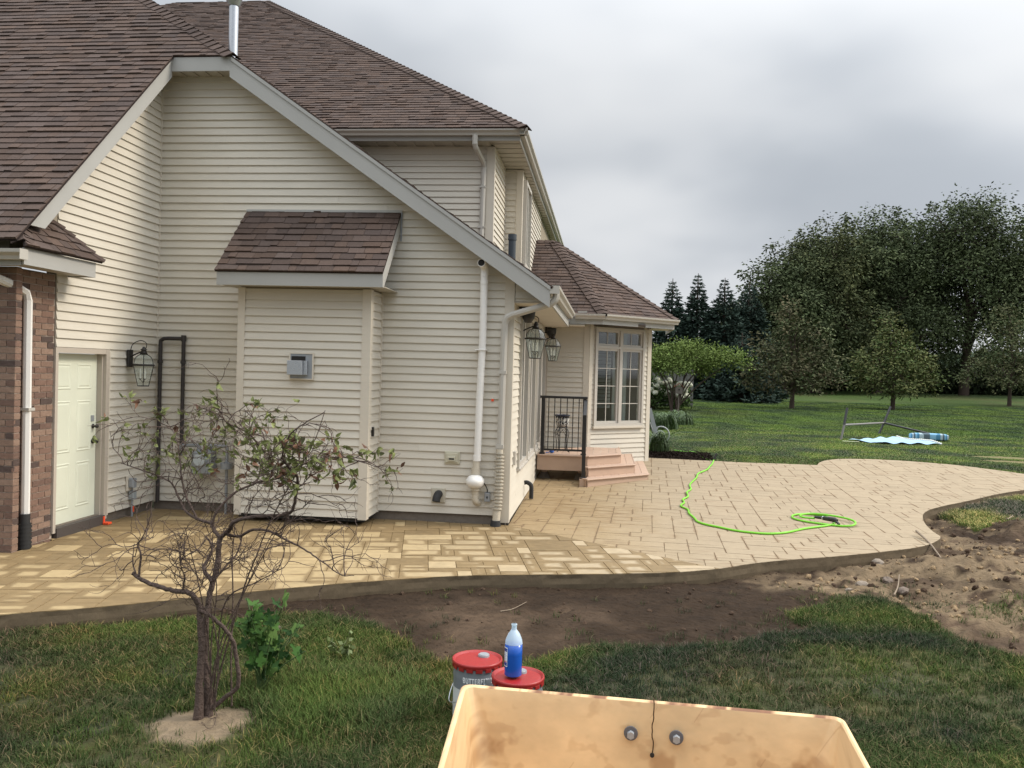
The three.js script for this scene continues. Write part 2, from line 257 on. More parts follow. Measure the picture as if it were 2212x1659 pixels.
ridgeCaps(nookFront.deck, AP, N1, nookFront.F.n.toArray(), nookFacet.F.n.toArray(), 0.13);
ridgeCaps(nookFacet.deck, AP, N2, nookFacet.F.n.toArray(), nookSide.F.n.toArray(), 0.13);
ridgeCaps(nookFront.deck, AP, [-0.65, 4.9, -8.0], nookFront.F.n.toArray(), [0, 1.77, -2.44], 0.12);
const bumpRoof = roof('bump_out_roof', [-3.62, 3.15, 0.87], [1, 0, 0], [0, 0.88, -0.85], [[[-3.63, 3.15, 0.87], [-1.5, 3.15, 0.87], [-1.5, 4.03, 0.02], [-3.6, 4.03, 0.02]]]);
const retRoof = roof('return_roof', [-4.45, 3.1, 3.18], [0, 0, -1], [-0.38, 0.4, 0], [[[-4.45, 3.1, 3.2], [-4.45, 3.1, 1.9], [-4.83, 3.5, 2.27], [-4.83, 3.5, 2.8]]]);
ridgeCaps(retRoof.deck, [-4.83, 3.5, 2.26], [-4.46, 3.1, 1.89], [0.4, 0.38, 0], [0, 0.6, -1], 0.06, 0.13);
ridgeCaps(retRoof.deck, [-4.8, 3.46, 2.83], [-4.5, 3.13, 3.16], [0.4, 0.38, 0], [0, 1, 0.975], 0.12, 0.13);

// ---------- walls ----------
const FG = frame([0, 0, 0], [1, 0, 0], [0, 1, 0]);
const gablePoly = [[-4.84, 0.12], [0, 0.12], [0, yR(0) - 0.12], [-3.75, 5.84], [-4.84, 5.84]];
const gable = wallPart('gable_wall', FG, gablePoly); siding(gable, FG, gablePoly, 0.12, 5.84);
{ const tip = [[0.03, 2.9], [0.45, 2.9], [0.45, 2.93], [0.03, 3.27]], gt = wallPart('gable_tip', FG, tip, 0.03); siding(gt, FG, tip, 0.12 + EXPO * 27, 3.27); }
part('foundation', box(-4.84, -0.03, -0.2, 0.119, -0.16, -0.015), M.foundation, house);
const FL = frame([-4.84, 0, 0], [0, 0, -1], [0, 1, 0]);
const leftPoly = [[-2.15, 0.12], [0, 0.12], [0, 5.99], [-0.28, 5.86], [-2.15, 4.03]];
{ const g = new GB(); for (const p of [[[-1.16, 0.12], [0, 0.12], [0, 5.99], [-0.28, 5.86], [-1.16, 5.0]], [[-2.13, 2.11], [-1.16, 2.11], [-1.16, 5.0], [-2.13, 4.05]], [[-2.9, 3.05], [-2.13, 3.05], [-2.13, 4.05], [-2.9, 3.3]]]) { plate(g, FL, p, 0, -0.13); } const wl = part('left_wall', g.geo(), M.wallcore, house);
  siding(wl, FL, leftPoly, 0.12, 5.85, [[-2.2, -1.13, 0, 2.135]]); }
part('foundation', box(-4.97, -4.87, -0.2, 0.119, 0, 2.13), M.foundation, house);
part('corner_trim', box(-4.838, -4.812, 0.1, 5.84, 0.004, 0.03), M.trim, house);
// right wall with tall windows and the porch door
const FR = frame([0, 0, 0], [0, 0, -1], [0, 1, 0]);
const wins = [[0.94, 2.11], [2.27, 3.48], [3.7, 4.78]];
const rightHoles = [...wins.map(([a, b]) => [a, b, 0.63, 2.86]), [5.02, 5.98, 0.5, 2.62]];
const rightPoly = [[0, 0.05], [6.2, 0.05], [6.2, 2.92], [0, 2.92]];
{ const g = new GB(); for (const p of [[[0, 0.05], [6.2, 0.05], [6.2, 0.5], [0, 0.5]], [[0, 2.86], [6.2, 2.86], [6.2, 3.3], [0, 3.3]], [[0, 0.5], [0.94, 0.5], [0.94, 2.86], [0, 2.86]], [[0.94, 0.5], [5.02, 0.5], [5.02, 0.63], [0.94, 0.63]], [[2.11, 0.63], [2.27, 0.63], [2.27, 2.86], [2.11, 2.86]], [[3.48, 0.63], [3.7, 0.63], [3.7, 2.86], [3.48, 2.86]], [[4.78, 0.63], [5.02, 0.63], [5.02, 2.86], [4.78, 2.86]], [[5.98, 0.5], [6.2, 0.5], [6.2, 2.86], [5.98, 2.86]], [[5.02, 2.62], [5.98, 2.62], [5.98, 2.86], [5.02, 2.86]]]) plate(g, FR, p, 0, -0.14); const rw = part('patio_wall', g.geo(), M.wallcore, house); siding(rw, FR, rightPoly, 0.05, 2.92, rightHoles); }
part('foundation', box(-0.16, -0.006, -0.2, 0.049, -6.2, -0.161), M.foundation, house);
part('corner_trim', merge(box(-0.1, 0.024, 0.03, 3.3, 0.0, 0.024), box(0.0, 0.0238, 0.03, 2.9, -0.09, -0.0005)), M.trim, house);
wins.forEach(([a, b]) => {
  const w = part('window', merge(fplate(FR, a, a + 0.07, 0.63, 2.86, 0.05, -0.1), fplate(FR, b - 0.07, b, 0.63, 2.86, 0.05, -0.1), fplate(FR, a + 0.0702, b - 0.0702, 0.63, 0.7, 0.048, -0.1), fplate(FR, a + 0.0702, b - 0.0702, 2.79, 2.86, 0.048, -0.1), fplate(FR, (a + b) / 2 - 0.05, (a + b) / 2 + 0.05, 0.7001, 2.7899, 0.03, -0.09)), M.vinylWhite, house);
  part('pane', fplate(FR, a + 0.068, (a + b) / 2 - 0.048, 0.68, 2.8, -0.02, -0.024), M.glass, w); part('pane', fplate(FR, (a + b) / 2 + 0.048, b - 0.068, 0.68, 2.8, -0.02, -0.024), M.glass, w);
  part('sill', fplate(FR, a - 0.03, b + 0.03, 0.6, 0.63, 0.07, -0.02), M.vinylWhite, w);
});
{ const d = part('porch_door', merge(fplate(FR, 5.02, 5.09, 0.52, 2.62, 0.04, -0.1), fplate(FR, 5.91, 5.98, 0.52, 2.62, 0.04, -0.1), fplate(FR, 5.0905, 5.9095, 2.55, 2.62, 0.038, -0.1), fplate(FR, 5.0905, 5.9095, 0.52, 0.7, -0.03, -0.07)), M.vinylWhite, house); part('pane', fplate(FR, 5.085, 5.915, 0.69, 2.56, -0.045, -0.05), M.glass, d); part('handle', fplate(FR, 5.12, 5.15, 1.4, 1.6, 0.0, -0.029), M.bronze, d); }
// nook
const FN = frame([0, 0, -6.2], [1, 0, 0], [0, 1, 0]), c42 = Math.cos(42 * D2R), s42 = Math.sin(42 * D2R), FF = frame([0.88, 0, -6.2], [c42, 0, -s42], [0, 1, 0]);
const nw = wallPart('nook_wall', FN, [[0.001, 0.1], [0.88, 0.1], [0.88, 3.02], [0.001, 3.02]]); siding(nw, FN, [[0.06, 0.2], [0.88, 0.2], [0.88, 2.98], [0.06, 2.98]], 0.2, 2.98);
const WN = [0.145, 1.515, 0.93, 2.94];
{ const g = new GB(); for (const p of [[[0, 0.05], [1.72, 0.05], [1.72, 0.93], [0, 0.93]], [[0, 0.93], [0.145, 0.93], [0.145, 2.94], [0, 2.94]], [[1.515, 0.93], [1.72, 0.93], [1.72, 2.94], [1.515, 2.94]], [[0, 2.94], [1.72, 2.94], [1.72, 3.02], [0, 3.02]]]) plate(g, FF, p, 0, -0.14); const nf2 = part('nook_wall', g.geo(), M.wallcore, house); siding(nf2, FF, [[0.06, 0.17], [1.68, 0.17], [1.68, 2.98], [0.06, 2.98]], 0.17, 2.98, [WN]); }
part('corner_trim', merge(fplate(FN, 0.78, 0.893, 0.18, 2.98, 0.03, -0.004), fplate(FF, 0.002, 0.085, 0.15, 2.98, 0.03, -0.004)), M.trim, house);
part('corner_trim', merge(fplate(FF, 1.63, 1.735, 0.13, 2.97, 0.03, -0.004)), M.trim, house);
part('door_casing', fplate(FN, 0.0, 0.06, 0.5, 2.9, 0.025, -0.003), M.doorFrame, house);
{
  const end = at(FF, 1.72, 0), FS = frame([end.x, 0, end.z], [0, 0, -1], [0, 1, 0]);
  wallPart('nook_wall', FS, [[0, 0.05], [1.4, 0.05], [1.4, 3.02], [0, 3.02]]); part('corner_trim', fplate(FS, 0, 0.1, 0.13, 2.97, 0.025, -0.003), M.trim, house);
  const w = part('window', merge(fplate(FF, WN[0], WN[0] + 0.05, 0.93, 2.94, 0.055, -0.1), fplate(FF, WN[1] - 0.05, WN[1], 0.93, 2.94, 0.055, -0.1), fplate(FF, 0.1955, 1.4645, 0.93, 0.985, 0.053, -0.1), fplate(FF, 0.1955, 1.4645, 2.89, 2.94, 0.053, -0.1), fplate(FF, 0.1955, 1.4645, 2.51, 2.56, 0.045, -0.09), fplate(FF, 0.815, 0.875, 0.9855, 2.5095, 0.05, -0.09), fplate(FF, 0.815, 0.875, 2.5605, 2.8895, 0.05, -0.09)), M.vinylWhite, house);
  part('sill', fplate(FF, 0.12, 1.54, 0.885, 0.93, 0.075, -0.002), M.trim, w);
  for (const [a, b] of [[0.1955, 0.8145], [0.8755, 1.4645]]) for (const [y0, y1, n] of [[0.9855, 2.5095, 4], [2.5605, 2.8895, 1]]) {
    const s = part('sash', merge(fplate(FF, a, a + 0.045, y0, y1, 0.022, -0.05), fplate(FF, b - 0.045, b, y0, y1, 0.022, -0.05), fplate(FF, a + 0.0452, b - 0.0452, y0, y0 + 0.045, 0.02, -0.05), fplate(FF, a + 0.0452, b - 0.0452, y1 - 0.045, y1, 0.02, -0.05)), M.vinylWhite, w);
    const cols = 2, rows = n, x0 = a + 0.045, x1 = b - 0.045, v0 = y0 + 0.045, v1 = y1 - 0.045;
    part('pane', fplate(FF, x0 - 0.004, x1 + 0.004, v0 - 0.004, v1 + 0.004, -0.012, -0.016), M.glass, w);
    part('muntin', fplate(FF, (x0 + x1) / 2 - 0.008, (x0 + x1) / 2 + 0.008, v0, v1, -0.004, -0.011), M.vinylWhite, w);
    for (let k = 1; k < rows; k++) { const y = mix(v0, v1, k / rows); part('muntin', fplate(FF, x0, x1, y - 0.008, y + 0.008, -0.005, -0.0105), M.vinylWhite, w); }
  }
}
// interior behind the glass: floor, back walls, drapes, a slatted blind
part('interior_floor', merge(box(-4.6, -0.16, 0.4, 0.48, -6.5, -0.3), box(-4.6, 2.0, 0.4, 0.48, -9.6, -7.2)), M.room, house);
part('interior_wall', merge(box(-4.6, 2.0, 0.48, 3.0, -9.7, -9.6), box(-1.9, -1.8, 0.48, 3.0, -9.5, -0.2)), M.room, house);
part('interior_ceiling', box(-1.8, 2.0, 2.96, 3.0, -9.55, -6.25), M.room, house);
for (const [u0, u1, d] of [[0.15, 0.27, -0.2], [0.86, 1.12, -0.22], [1.16, 1.26, -0.24]]) {
  const g = new GB(), n = 26; for (let i = 0; i < n; i++) { const a = mix(u0, u1, i / n), b = mix(u0, u1, (i + 1) / n), da = d + 0.022 * Math.sin(i * 1.5), db = d + 0.022 * Math.sin((i + 1) * 1.5); g.quad(at(FF, a, 0.5, da), at(FF, b, 0.5, db), at(FF, b, 2.88, db), at(FF, a, 2.88, da)); } part('curtain', g.geo(), M.cloth, house);
}
{ const F = frame([0.55, 0, -9.1], [1, 0, 0], [0, 1, 0]); for (let k = 0; k < 17; k++) { const y = 1.2 + k * 0.085, g = new GB(); plate(g, F, [[0, y], [0.8, y], [0.8, y + 0.07], [0, y + 0.07]], (x, v) => 0.03 - (v - y) * 0.4, -0.004); part('blind_slat', g.geo(), M.cloth, house); } }
// second storey
const FU = frame([0, 0, -3.0], [1, 0, 0], [0, 1, 0]);
const upPoly = [[-6, 3.6], [-0.71, 3.6], [-0.71, 5.69], [-6, 5.69]]; const uw = wallPart('upper_wall', FU, upPoly); siding(uw, FU, upPoly, 3.55, 5.69);
const FUS = frame([-0.71, 0, -3.0], [0, 0, -1], [0, 1, 0]), usPoly = [[0, 3.4], [1.6, 3.4], [1.6, 5.69], [0, 5.69]]; const us = wallPart('upper_wall', FUS, usPoly.map(([x, y]) => [Math.max(0.001, x), y])); siding(us, FUS, [[0.08, 3.4], [1.57, 3.4], [1.57, 5.69], [0.08, 5.69]], 3.45, 5.69);
const FUB = frame([-0.71, 0, -4.6], [1, 0, 0], [0, 1, 0]), ubPoly = [[0, 3.4], [0.31, 3.4], [0.31, 5.69], [0, 5.69]]; const ub = wallPart('upper_wall', FUB, ubPoly); siding(ub, FUB, [[0.03, 3.4], [0.22, 3.4], [0.22, 5.69], [0.03, 5.69]], 3.42, 5.69);
const FUW = frame([-0.4, 0, -4.6], [0, 0, -1], [0, 1, 0]); const uwo = wallPart('upper_wall', FUW, [[0.001, 3.4], [11.5, 3.4], [11.5, 5.69], [0.001, 5.69]]); siding(uwo, FUW, [[0.1, 3.4], [4.6, 3.4], [4.6, 5.69], [0.1, 5.69]], 3.4, 5.69, [[0.16, 1.2, 3.95, 5.54]]);
part('corner_trim', merge(fplate(FU, -0.82, -0.686, 3.6, 5.68, 0.026, -0.003), fplate(FUS, 0, 0.08, 3.5, 5.68, 0.0245, -0.003)), M.trim, house);
part('corner_trim', merge(fplate(FUB, 0.22, 0.335, 3.4, 5.68, 0.026, -0.003), fplate(FUW, 0, 0.1, 3.4, 5.68, 0.0245, -0.003)), M.trim, house);
part('corner_trim', box(-0.709, -0.68, 3.4, 5.68, -4.598, -4.57), M.trim, house);
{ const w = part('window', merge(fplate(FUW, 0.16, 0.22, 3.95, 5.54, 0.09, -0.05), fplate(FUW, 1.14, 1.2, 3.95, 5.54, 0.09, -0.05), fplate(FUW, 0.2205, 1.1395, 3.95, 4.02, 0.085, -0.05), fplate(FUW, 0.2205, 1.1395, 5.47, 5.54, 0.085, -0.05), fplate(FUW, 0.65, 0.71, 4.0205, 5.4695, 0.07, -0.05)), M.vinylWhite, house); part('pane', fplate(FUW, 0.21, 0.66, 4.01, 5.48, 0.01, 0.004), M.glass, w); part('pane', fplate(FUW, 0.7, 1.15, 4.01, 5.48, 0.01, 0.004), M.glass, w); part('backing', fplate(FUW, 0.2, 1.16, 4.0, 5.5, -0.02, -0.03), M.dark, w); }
// ---------- soffits, fascias, rake boards, gutters ----------
function soffitStrips(parent, x0, x1, z0, z1, y, alongX, step = 0.1) { let k = 0; if (alongX) for (let z = z0; z < z1 - 0.01; z += step) part('soffit_panel', box(x0, x1, y + (k++ % 2) * 0.01, y + 0.014, z, Math.min(z1, z + step) - 0.004), M.soffit, parent); else for (let x = x0; x < x1 - 0.01; x += step) part('soffit_panel', box(x, Math.min(x1, x + step) - 0.004, y + (k++ % 2) * 0.01, y + 0.014, z0, z1), M.soffit, parent); }
const rake = extr([[0, 0], [0.026, 0], [0.026, -0.262], [0, -0.262]], [-3.76, yR(-3.76) - 0.012, 0.262], [0.495, yR(0.495) - 0.012, 0.262], [0, 0, 1], [0, 1, 0]);
const rk = part('rake_board', rake, M.fascia, house); part('drip_edge', extr([[0, 0], [0.012, 0], [0.012, -0.05], [0, -0.05]], [-3.74, yR(-3.74) - 0.006, 0.2885], [0.5, yR(0.5) - 0.006, 0.2885], [0, 0, 1], [0, 1, 0]), M.fascia, rk);
part('rake_soffit', extr([[0.001, 0], [0.2615, 0], [0.2615, -0.02], [0.001, -0.02]], [-3.78, yR(-3.78) - 0.2, 0], [0.1, yR(0.1) - 0.2, 0], [0, 0, 1], [0, 1, 0]), M.soffit, house);
{ const fb = part('fascia_board', box(-4.585, -3.7605, 5.812, 5.992, 0.262, 0.287), M.fascia, house); const g = part('peak_soffit', box(-4.838, -3.7, 5.842, 5.86, 0.001, 0.261), M.soffit, house); soffitStrips(g, -4.56, -3.8, 0.004, 0.26, 5.829, false, 0.085); }
{ const F = frame([-4.56, 0, 0], [0, 0, -1], [0, 1, 0]), g = new GB(); plate(g, F, [[-3.03, 3.335], [-2.75, 3.335], [-0.262, 5.745], [-0.262, 5.99]], 0.0, -0.026); const b = part('rake_board', g.geo(), M.fascia, house); const h = new GB(); plate(h, F, [[-3.05, 3.325], [-3.0, 3.325], [-0.262, 5.955], [-0.262, 6.0]], 0.012, 0.0015); part('drip_edge', h.geo(), M.fascia, b);
  const s = new GB(); plate(s, frame([-4.84, 0, 0], [0, 0, -1], [0, 1, 0]), [[-2.8, 3.47], [-2.78, 3.45], [-0.262, 5.83], [-0.262, 5.85]], 0.253, 0.002); part('rake_soffit', s.geo(), M.soffit, house); }
const GP = [[0, 0], [0.07, 0], [0.082, 0.035], [0.118, 0.066], [0.122, 0.1], [0.108, 0.1], [0.108, 0.094], [0.114, 0.094], [0.111, 0.07], [0.076, 0.04], [0.066, 0.005], [0.005, 0.005], [0.005, 0.1], [0, 0.1]];
function gutter(a, b, out) { return part('gutter', extr(GP, a, b, out, [0, 1, 0]), M.gutter, house); }
// eave of the side roof
part('fascia_board', box(0.47, 0.492, 2.885, 3.055, -5.6, 0.26), M.fascia, house);
gutter([0.494, 2.985, 0.29], [0.494, 3.04, -5.5], [1, 0, 0]); part('gutter_end_cap', box(0.494, 0.614, 2.985, 3.086, 0.2905, 0.294), M.gutter, house);
part('eave_soffit', box(0.026, 0.469, 2.88, 2.895, -5.6, 0.0), M.trim, house);
part('eave_soffit', box(0.026, 0.8, 2.92, 2.935, -6.17, -5.6005), M.trim, house);
// main eaves
part('fascia_board', box(-6, -0.24, 5.69, 5.82, -2.66, -2.63), M.fascia, house); part('fascia_board', box(-0.262, -0.2405, 5.69, 5.82, -16.8, -2.6605), M.fascia, house);
gutter([-6, 5.76, -2.629], [-0.118, 5.76, -2.629], [0, 0, 1]); gutter([-0.239, 5.76, -2.507], [-0.239, 5.76, -16.8], [1, 0, 0]);
soffitStrips(part('main_soffit', box(-6, -0.24, 5.715, 5.72, -16.8, -2.66), M.soffit, house), -6, -0.75, -2.995, -2.665, 5.69, false, 0.16);
soffitStrips(house.children[house.children.length - 1], -0.7, -0.265, -13.2, -2.665, 5.69, true, 0.15);
// nook eave
{ const E = [[0.494, -5.62], [1.15, -5.62], [2.62, -6.94]], n2 = [s42, 0, c42];
  part('fascia_board', merge(box(0.494, 1.15, 2.95, 3.1, -5.64, -5.62), extr([[0, 0], [-0.02, 0], [-0.02, 0.15], [0, 0.15]], [1.15, 2.95, -5.62], [2.62, 2.95, -6.94], n2, [0, 1, 0])), M.fascia, house);
  gutter([0.612, 3.045, -5.619], [1.195, 3.045, -5.619], [0, 0, 1]); gutter([1.151, 3.045, -5.6185], [2.65, 3.045, -6.965], n2);
  part('gutter_strap', box(0.66, 0.84, 3.1, 3.2, -5.6, -5.59), M.gutter, house, 'small beige flashing guard standing behind the nook gutter');
  const g = new GB(); const sp = [[0.5, -5.63], [1.145, -5.63], [2.6, -6.94], [2.6, -8.2], [0.5, -8.2]].map(([x, z]) => V3(x, 2.985, z)); for (let i = 1; i < 4; i++) { g.tri(sp[0], sp[i + 1], sp[i]); g.tri(sp[0], sp[i], sp[i + 1]); } part('nook_soffit', g.geo(), M.trim, house); }
part('fascia_board', box(2.6, 2.62, 2.95, 3.1, -9.2, -6.95), M.fascia, house);
// ---------- bump-out (fireplace chase) ----------
{ const FB = frame([0, 0, 0.55], [1, 0, 0], [0, 1, 0]), FBR = frame([-1.74, 0, 0.55], [0, 0, -1], [0, 1, 0]), FBL = frame([-3.42, 0, 0], [0, 0, 1], [0, 1, 0]);
  const bw = part('bump_out', box(-3.42, -1.74, 0.1, 3.0, 0.005, 0.548), M.wallcore, house);
  siding(bw, FB, [[-3.36, 0.1], [-1.82, 0.1], [-1.82, 2.98], [-3.36, 2.98]], 0.1, 2.96); siding(bw, FBR, [[0.08, 0.1], [0.53, 0.1], [0.53, 2.98], [0.08, 2.98]], 0.1, 2.96); siding(bw, FBL, [[0.03, 0.1], [0.48, 0.1], [0.48, 2.98], [0.03, 2.98]], 0.1, 2.96);
  part('corner_trim', merge(fplate(FB, -1.825, -1.714, 0.08, 2.97, 0.026, -0.003), fplate(FBR, 0.0, 0.09, 0.08, 2.97, 0.0245, -0.003)), M.trim, house); part('corner_trim', merge(fplate(FB, -3.447, -3.355, 0.08, 2.97, 0.026, -0.003), fplate(FBL, 0.46, 0.55, 0.08, 2.97, 0.0245, -0.003)), M.trim, house);
  part('corner_trim', box(-1.736, -1.706, 0.1, 3.1, 0.021, 0.045), M.trim, house);
  part('fascia_board', box(-3.6, -1.515, 2.975, 3.14, 0.82, 0.845), M.fascia, house); part('soffit', box(-3.6, -1.515, 2.985, 2.995, 0.022, 0.8195), M.soffit, house);
  const F = frame([-1.515, 0, 0], [0, 0, -1], [0, 1, 0]), g = new GB(); plate(g, F, [[-0.846, 2.975], [-0.79, 2.975], [-0.022, 3.78], [-0.022, 4.0], [-0.846, 3.15]], 0.012, -0.012); part('rake_board', g.geo(), M.fascia, house);
  const h = new GB(); plate(h, frame([-3.6, 0, 0], [0, 0, 1], [0, 1, 0]), [[0.846, 2.975], [0.846, 3.15], [0.022, 4.0], [0.022, 3.78], [0.79, 2.975]], 0.012, -0.012); part('rake_board', h.geo(), M.fascia, house);
  part('flashing', box(-3.6, -1.48, 4.03, 4.06, 0.02, 0.036), M.fascia, house); part('flashing', box(-1.499, -1.48, 3.66, 4.029, 0.02, 0.03), M.greyMetal, house);
  part('underside', box(-3.4, -1.76, 0.05, 0.099, 0.02, 0.53), M.blackRough, house);
  const v = part('vent_hood', merge(box(-2.745, -2.44, 1.83, 2.15, 0.572, 0.585), box(-2.75, -2.735, 1.82, 2.16, 0.57, 0.6), box(-2.45, -2.435, 1.82, 2.16, 0.57, 0.6), box(-2.7345, -2.4505, 1.82, 1.835, 0.57, 0.6), box(-2.7345, -2.4505, 2.145, 2.16, 0.57, 0.6)), M.trim, house, 'square grey metal exhaust hood in beige surround');
  part('back_plate', box(-2.734, -2.451, 1.836, 2.144, 0.5855, 0.592), M.greyMetal, v); part('opening', box(-2.72, -2.54, 2.04, 2.115, 0.5925, 0.6), M.dark, v);
  part('hood', merge(box(-2.74, -2.55, 1.88, 2.06, 0.6, 0.7, 0.004), box(-2.549, -2.505, 1.882, 2.06, 0.594, 0.64, 0.003)), M.galv, v); }
part('vent_collar', box(-3.4, -1.8, 0.02, 0.05, 0.05, 0.4), M.blackRough, house);
// ---------- brick corner and eave of the garage ----------
{ const tones = [[0.27, 0.18, 0.135], [0.235, 0.15, 0.115], [0.3, 0.205, 0.155], [0.185, 0.12, 0.095], [0.11, 0.08, 0.07], [0.25, 0.165, 0.125]].map((c) => mat(c, 0.92, { map: rep(mottleT, 2.3, 2.3), bumpMap: rep(lumpT, 4, 4), bumpScale: 0.006 }));
  const r = rng(5), core = part('brick_wall', merge(box(-8.5, -4.781, -0.2, 2.929, 2.79, 2.869), box(-8.5, -4.99, -0.2, 2.929, 2.3, 2.7895), box(-4.98, -4.851, -0.2, 2.929, 2.135, 2.299), box(-4.98, -4.851, -0.2, 2.929, 2.2995, 2.79)), M.mortar, house), H = 0.0677, j = 0.0095;
  const FBk = frame([0, 0, 2.88], [1, 0, 0], [0, 1, 0]), FQ = frame([-4.77, 0, 2.88], [0, 0, -1], [0, 1, 0]), FW = frame([-4.84, 0, 0], [0, 0, -1], [0, 1, 0]), FE = frame([-4.85, 0, 2.16], [0, 0, -1], [0, 1, 0]);
  const brick = (F, x0, x1, y) => { if (x1 - x0 < 0.02) return; const o = 0.0 - r() * 0.003, t = tones[Math.min(5, Math.floor(Math.pow(r(), 1.3) * 6))], of = [r() * 7, r() * 7], e = () => (r() - 0.5) * 0.003; const p = [[x0 + e(), y + e()], [x1 + e(), y + e()], [x1 + e(), y + H - j + e()], [x0 + e(), y + H - j + e()]]; brickBank.add(core, t, (g) => plate(g, F, p, o, -0.02, of), at(F, (x0 + x1) / 2, y + H / 2), F.n, (x1 - x0) * H); };
  for (let k = 0, y = -0.12; y < 2.9; y += H, k++) {
    const off = k % 2 ? 0.1015 : 0; brick(FBk, -4.77 - (k % 2 ? 0.0925 : 0.194), -4.772, y); for (let x = -4.77 - (k % 2 ? 0.0925 : 0.194) - j - 0.194; x > -5.5; x -= 0.2035) brick(FBk, x, x + 0.194, y);
    brick(FQ, 0.002, 0.092, y);
    for (let x = -2.78 - off; x < -2.16; x += 0.2035) brick(FW, Math.max(x, -2.785), Math.min(x + 0.194, -2.165), y);
  }
  part('fascia_board', box(-8.5, -4.53, 2.91, 3.06, 3.12, 3.145), M.fascia, house); gutter([-8.5, 2.96, 3.146], [-4.46, 2.96, 3.146], [0, 0, 1]); part('gutter_end_cap', box(-4.4595, -4.456, 2.96, 3.062, 3.146, 3.268), M.gutter, house);
  part('fascia_board', box(-4.52, -4.5, 2.92, 3.085, 1.96, 3.1455), M.fascia, house, 'pale boxed eave return above the brick corner'); part('fascia_board', box(-4.82, -4.5205, 2.92, 3.085, 1.96, 1.98), M.fascia, house);
  part('eave_soffit', merge(box(-8.5, -4.521, 2.93, 2.945, 2.882, 3.119), box(-4.769, -4.521, 2.93, 2.945, 2.0, 2.8815)), M.soffit, house); }
// ---------- door in the left wall ----------
{ const F = frame([-4.84, 0, 0], [0, 0, -1], [0, 1, 0]);
  const fr = part('door', merge(fplate(F, -2.163, -2.115, 0.06, 2.13, 0.022, -0.12), fplate(F, -1.2, -1.135, 0.06, 2.13, 0.022, -0.12), fplate(F, -2.1145, -1.2005, 2.07, 2.13, 0.02, -0.12), fplate(F, -1.222, -1.2003, 0.06, 2.069, -0.02, -0.12)), M.doorFrame, house, 'pale green six panel door');
  const sl = part('door_slab', fplate(F, -2.113, -1.224, 0.115, 2.066, -0.085, -0.13), M.door, fr);
  for (const [y0, y1] of [[0.27, 0.8], [0.92, 1.52], [1.65, 1.95]]) for (const [a, b] of [[-2.0, -1.73], [-1.61, -1.34]]) {
    const g = new GB(), o = [[a, y0], [b, y0], [b, y1], [a, y1]], q = (k, d) => [[a + k, y0 + k], [b - k, y0 + k], [b - k, y1 - k], [a + k, y1 - k]].map(([x, y]) => at(F, x, y, d)); const R = [q(0, -0.0845), q(0.012, -0.079), q(0.028, -0.0845), q(0.045, -0.0795)];
    for (let i = 0; i < 3; i++) for (let k = 0; k < 4; k++) g.quad(R[i][k], R[i][(k + 1) % 4], R[i + 1][(k + 1) % 4], R[i + 1][k]); g.quad(...R[3]); part('panel', g.geo(), M.door, fr); }
  const kn = (y, rr) => { const g = merge(lathe([[0, 0], [rr, 0.002], [rr, 0.01], [rr * 0.4, 0.02], [rr * 0.45, 0.035], [rr * 0.85, 0.045], [rr * 0.8, 0.065], [0, 0.07]], 16)); g.rotateZ(-Math.PI / 2); const p = at(F, -1.29, y, -0.0845); g.translate(p.x, p.y, p.z); return g; };
  part('knob', kn(1.02, 0.032), M.bronze, fr); part('deadbolt', kn(1.2, 0.028), M.bronze, fr); part('keypad', fplate(F, -1.33, -1.27, 1.26, 1.33, -0.078, -0.0848), M.greyMetal, fr);
  part('threshold', box(-4.99, -4.8, 0.0, 0.112, 1.2, 2.115), mat([0.06, 0.05, 0.045], 0.7), fr); }
part('corner_trim', box(-4.835, -4.817, 0.1, 2.1, 1.112, 1.134), M.trim, house);
// ---------- roof vents ----------
part('flue_pipe', merge(cyl(-3.99, 6.0, 6.94, -0.3, 0.062), cyl(-3.99, 6.06, 6.09, -0.3, 0.085, 0.066)), M.galv, house, 'shiny galvanised flue pipe with flat round cap');
part('flue_cap', merge(cyl(-3.99, 6.9, 6.98, -0.3, 0.075, 0.11), cyl(-3.99, 6.985, 7.05, -0.3, 0.11, 0.11), cyl(-3.99, 7.05, 7.07, -0.3, 0.1, 0.03)), M.galv, house);
part('vent_stack', merge(cyl(-0.13, 3.45, 3.9, -0.9, 0.052), cyl(-0.13, 3.83, 3.91, -0.9, 0.06)), mat([0.03, 0.04, 0.05], 0.6), house, 'short black plastic vent pipe on the side roof');
// ---------- downspouts ----------
function sweep(pts, hw, hd, ref) { const P = pts.map((p) => V3(...p)), g = new GB(), R = V3(...ref); const rings = P.map((p, i) => { const T = V3().subVectors(P[Math.min(P.length - 1, i + 1)], P[Math.max(0, i - 1)]).normalize(), e1 = R.clone().addScaledVector(T, -R.dot(T)).normalize(), e2 = V3().crossVectors(T, e1), c = 0.35; return [[1, c], [c, 1], [-c, 1], [-1, c], [-1, -c], [-c, -1], [c, -1], [1, -c]].map(([s, t]) => p.clone().addScaledVector(e1, s * hd).addScaledVector(e2, t * hw)); });
  for (let i = 0; i < rings.length - 1; i++) for (let k = 0; k < 8; k++) g.quad(rings[i][k], rings[i][(k + 1) % 8], rings[i + 1][(k + 1) % 8], rings[i + 1][k]); for (let k = 1; k < 7; k++) { g.tri(rings[0][0], rings[0][k + 1], rings[0][k]); const z = rings[rings.length - 1]; g.tri(z[0], z[k], z[k + 1]); } return g.geo(); }
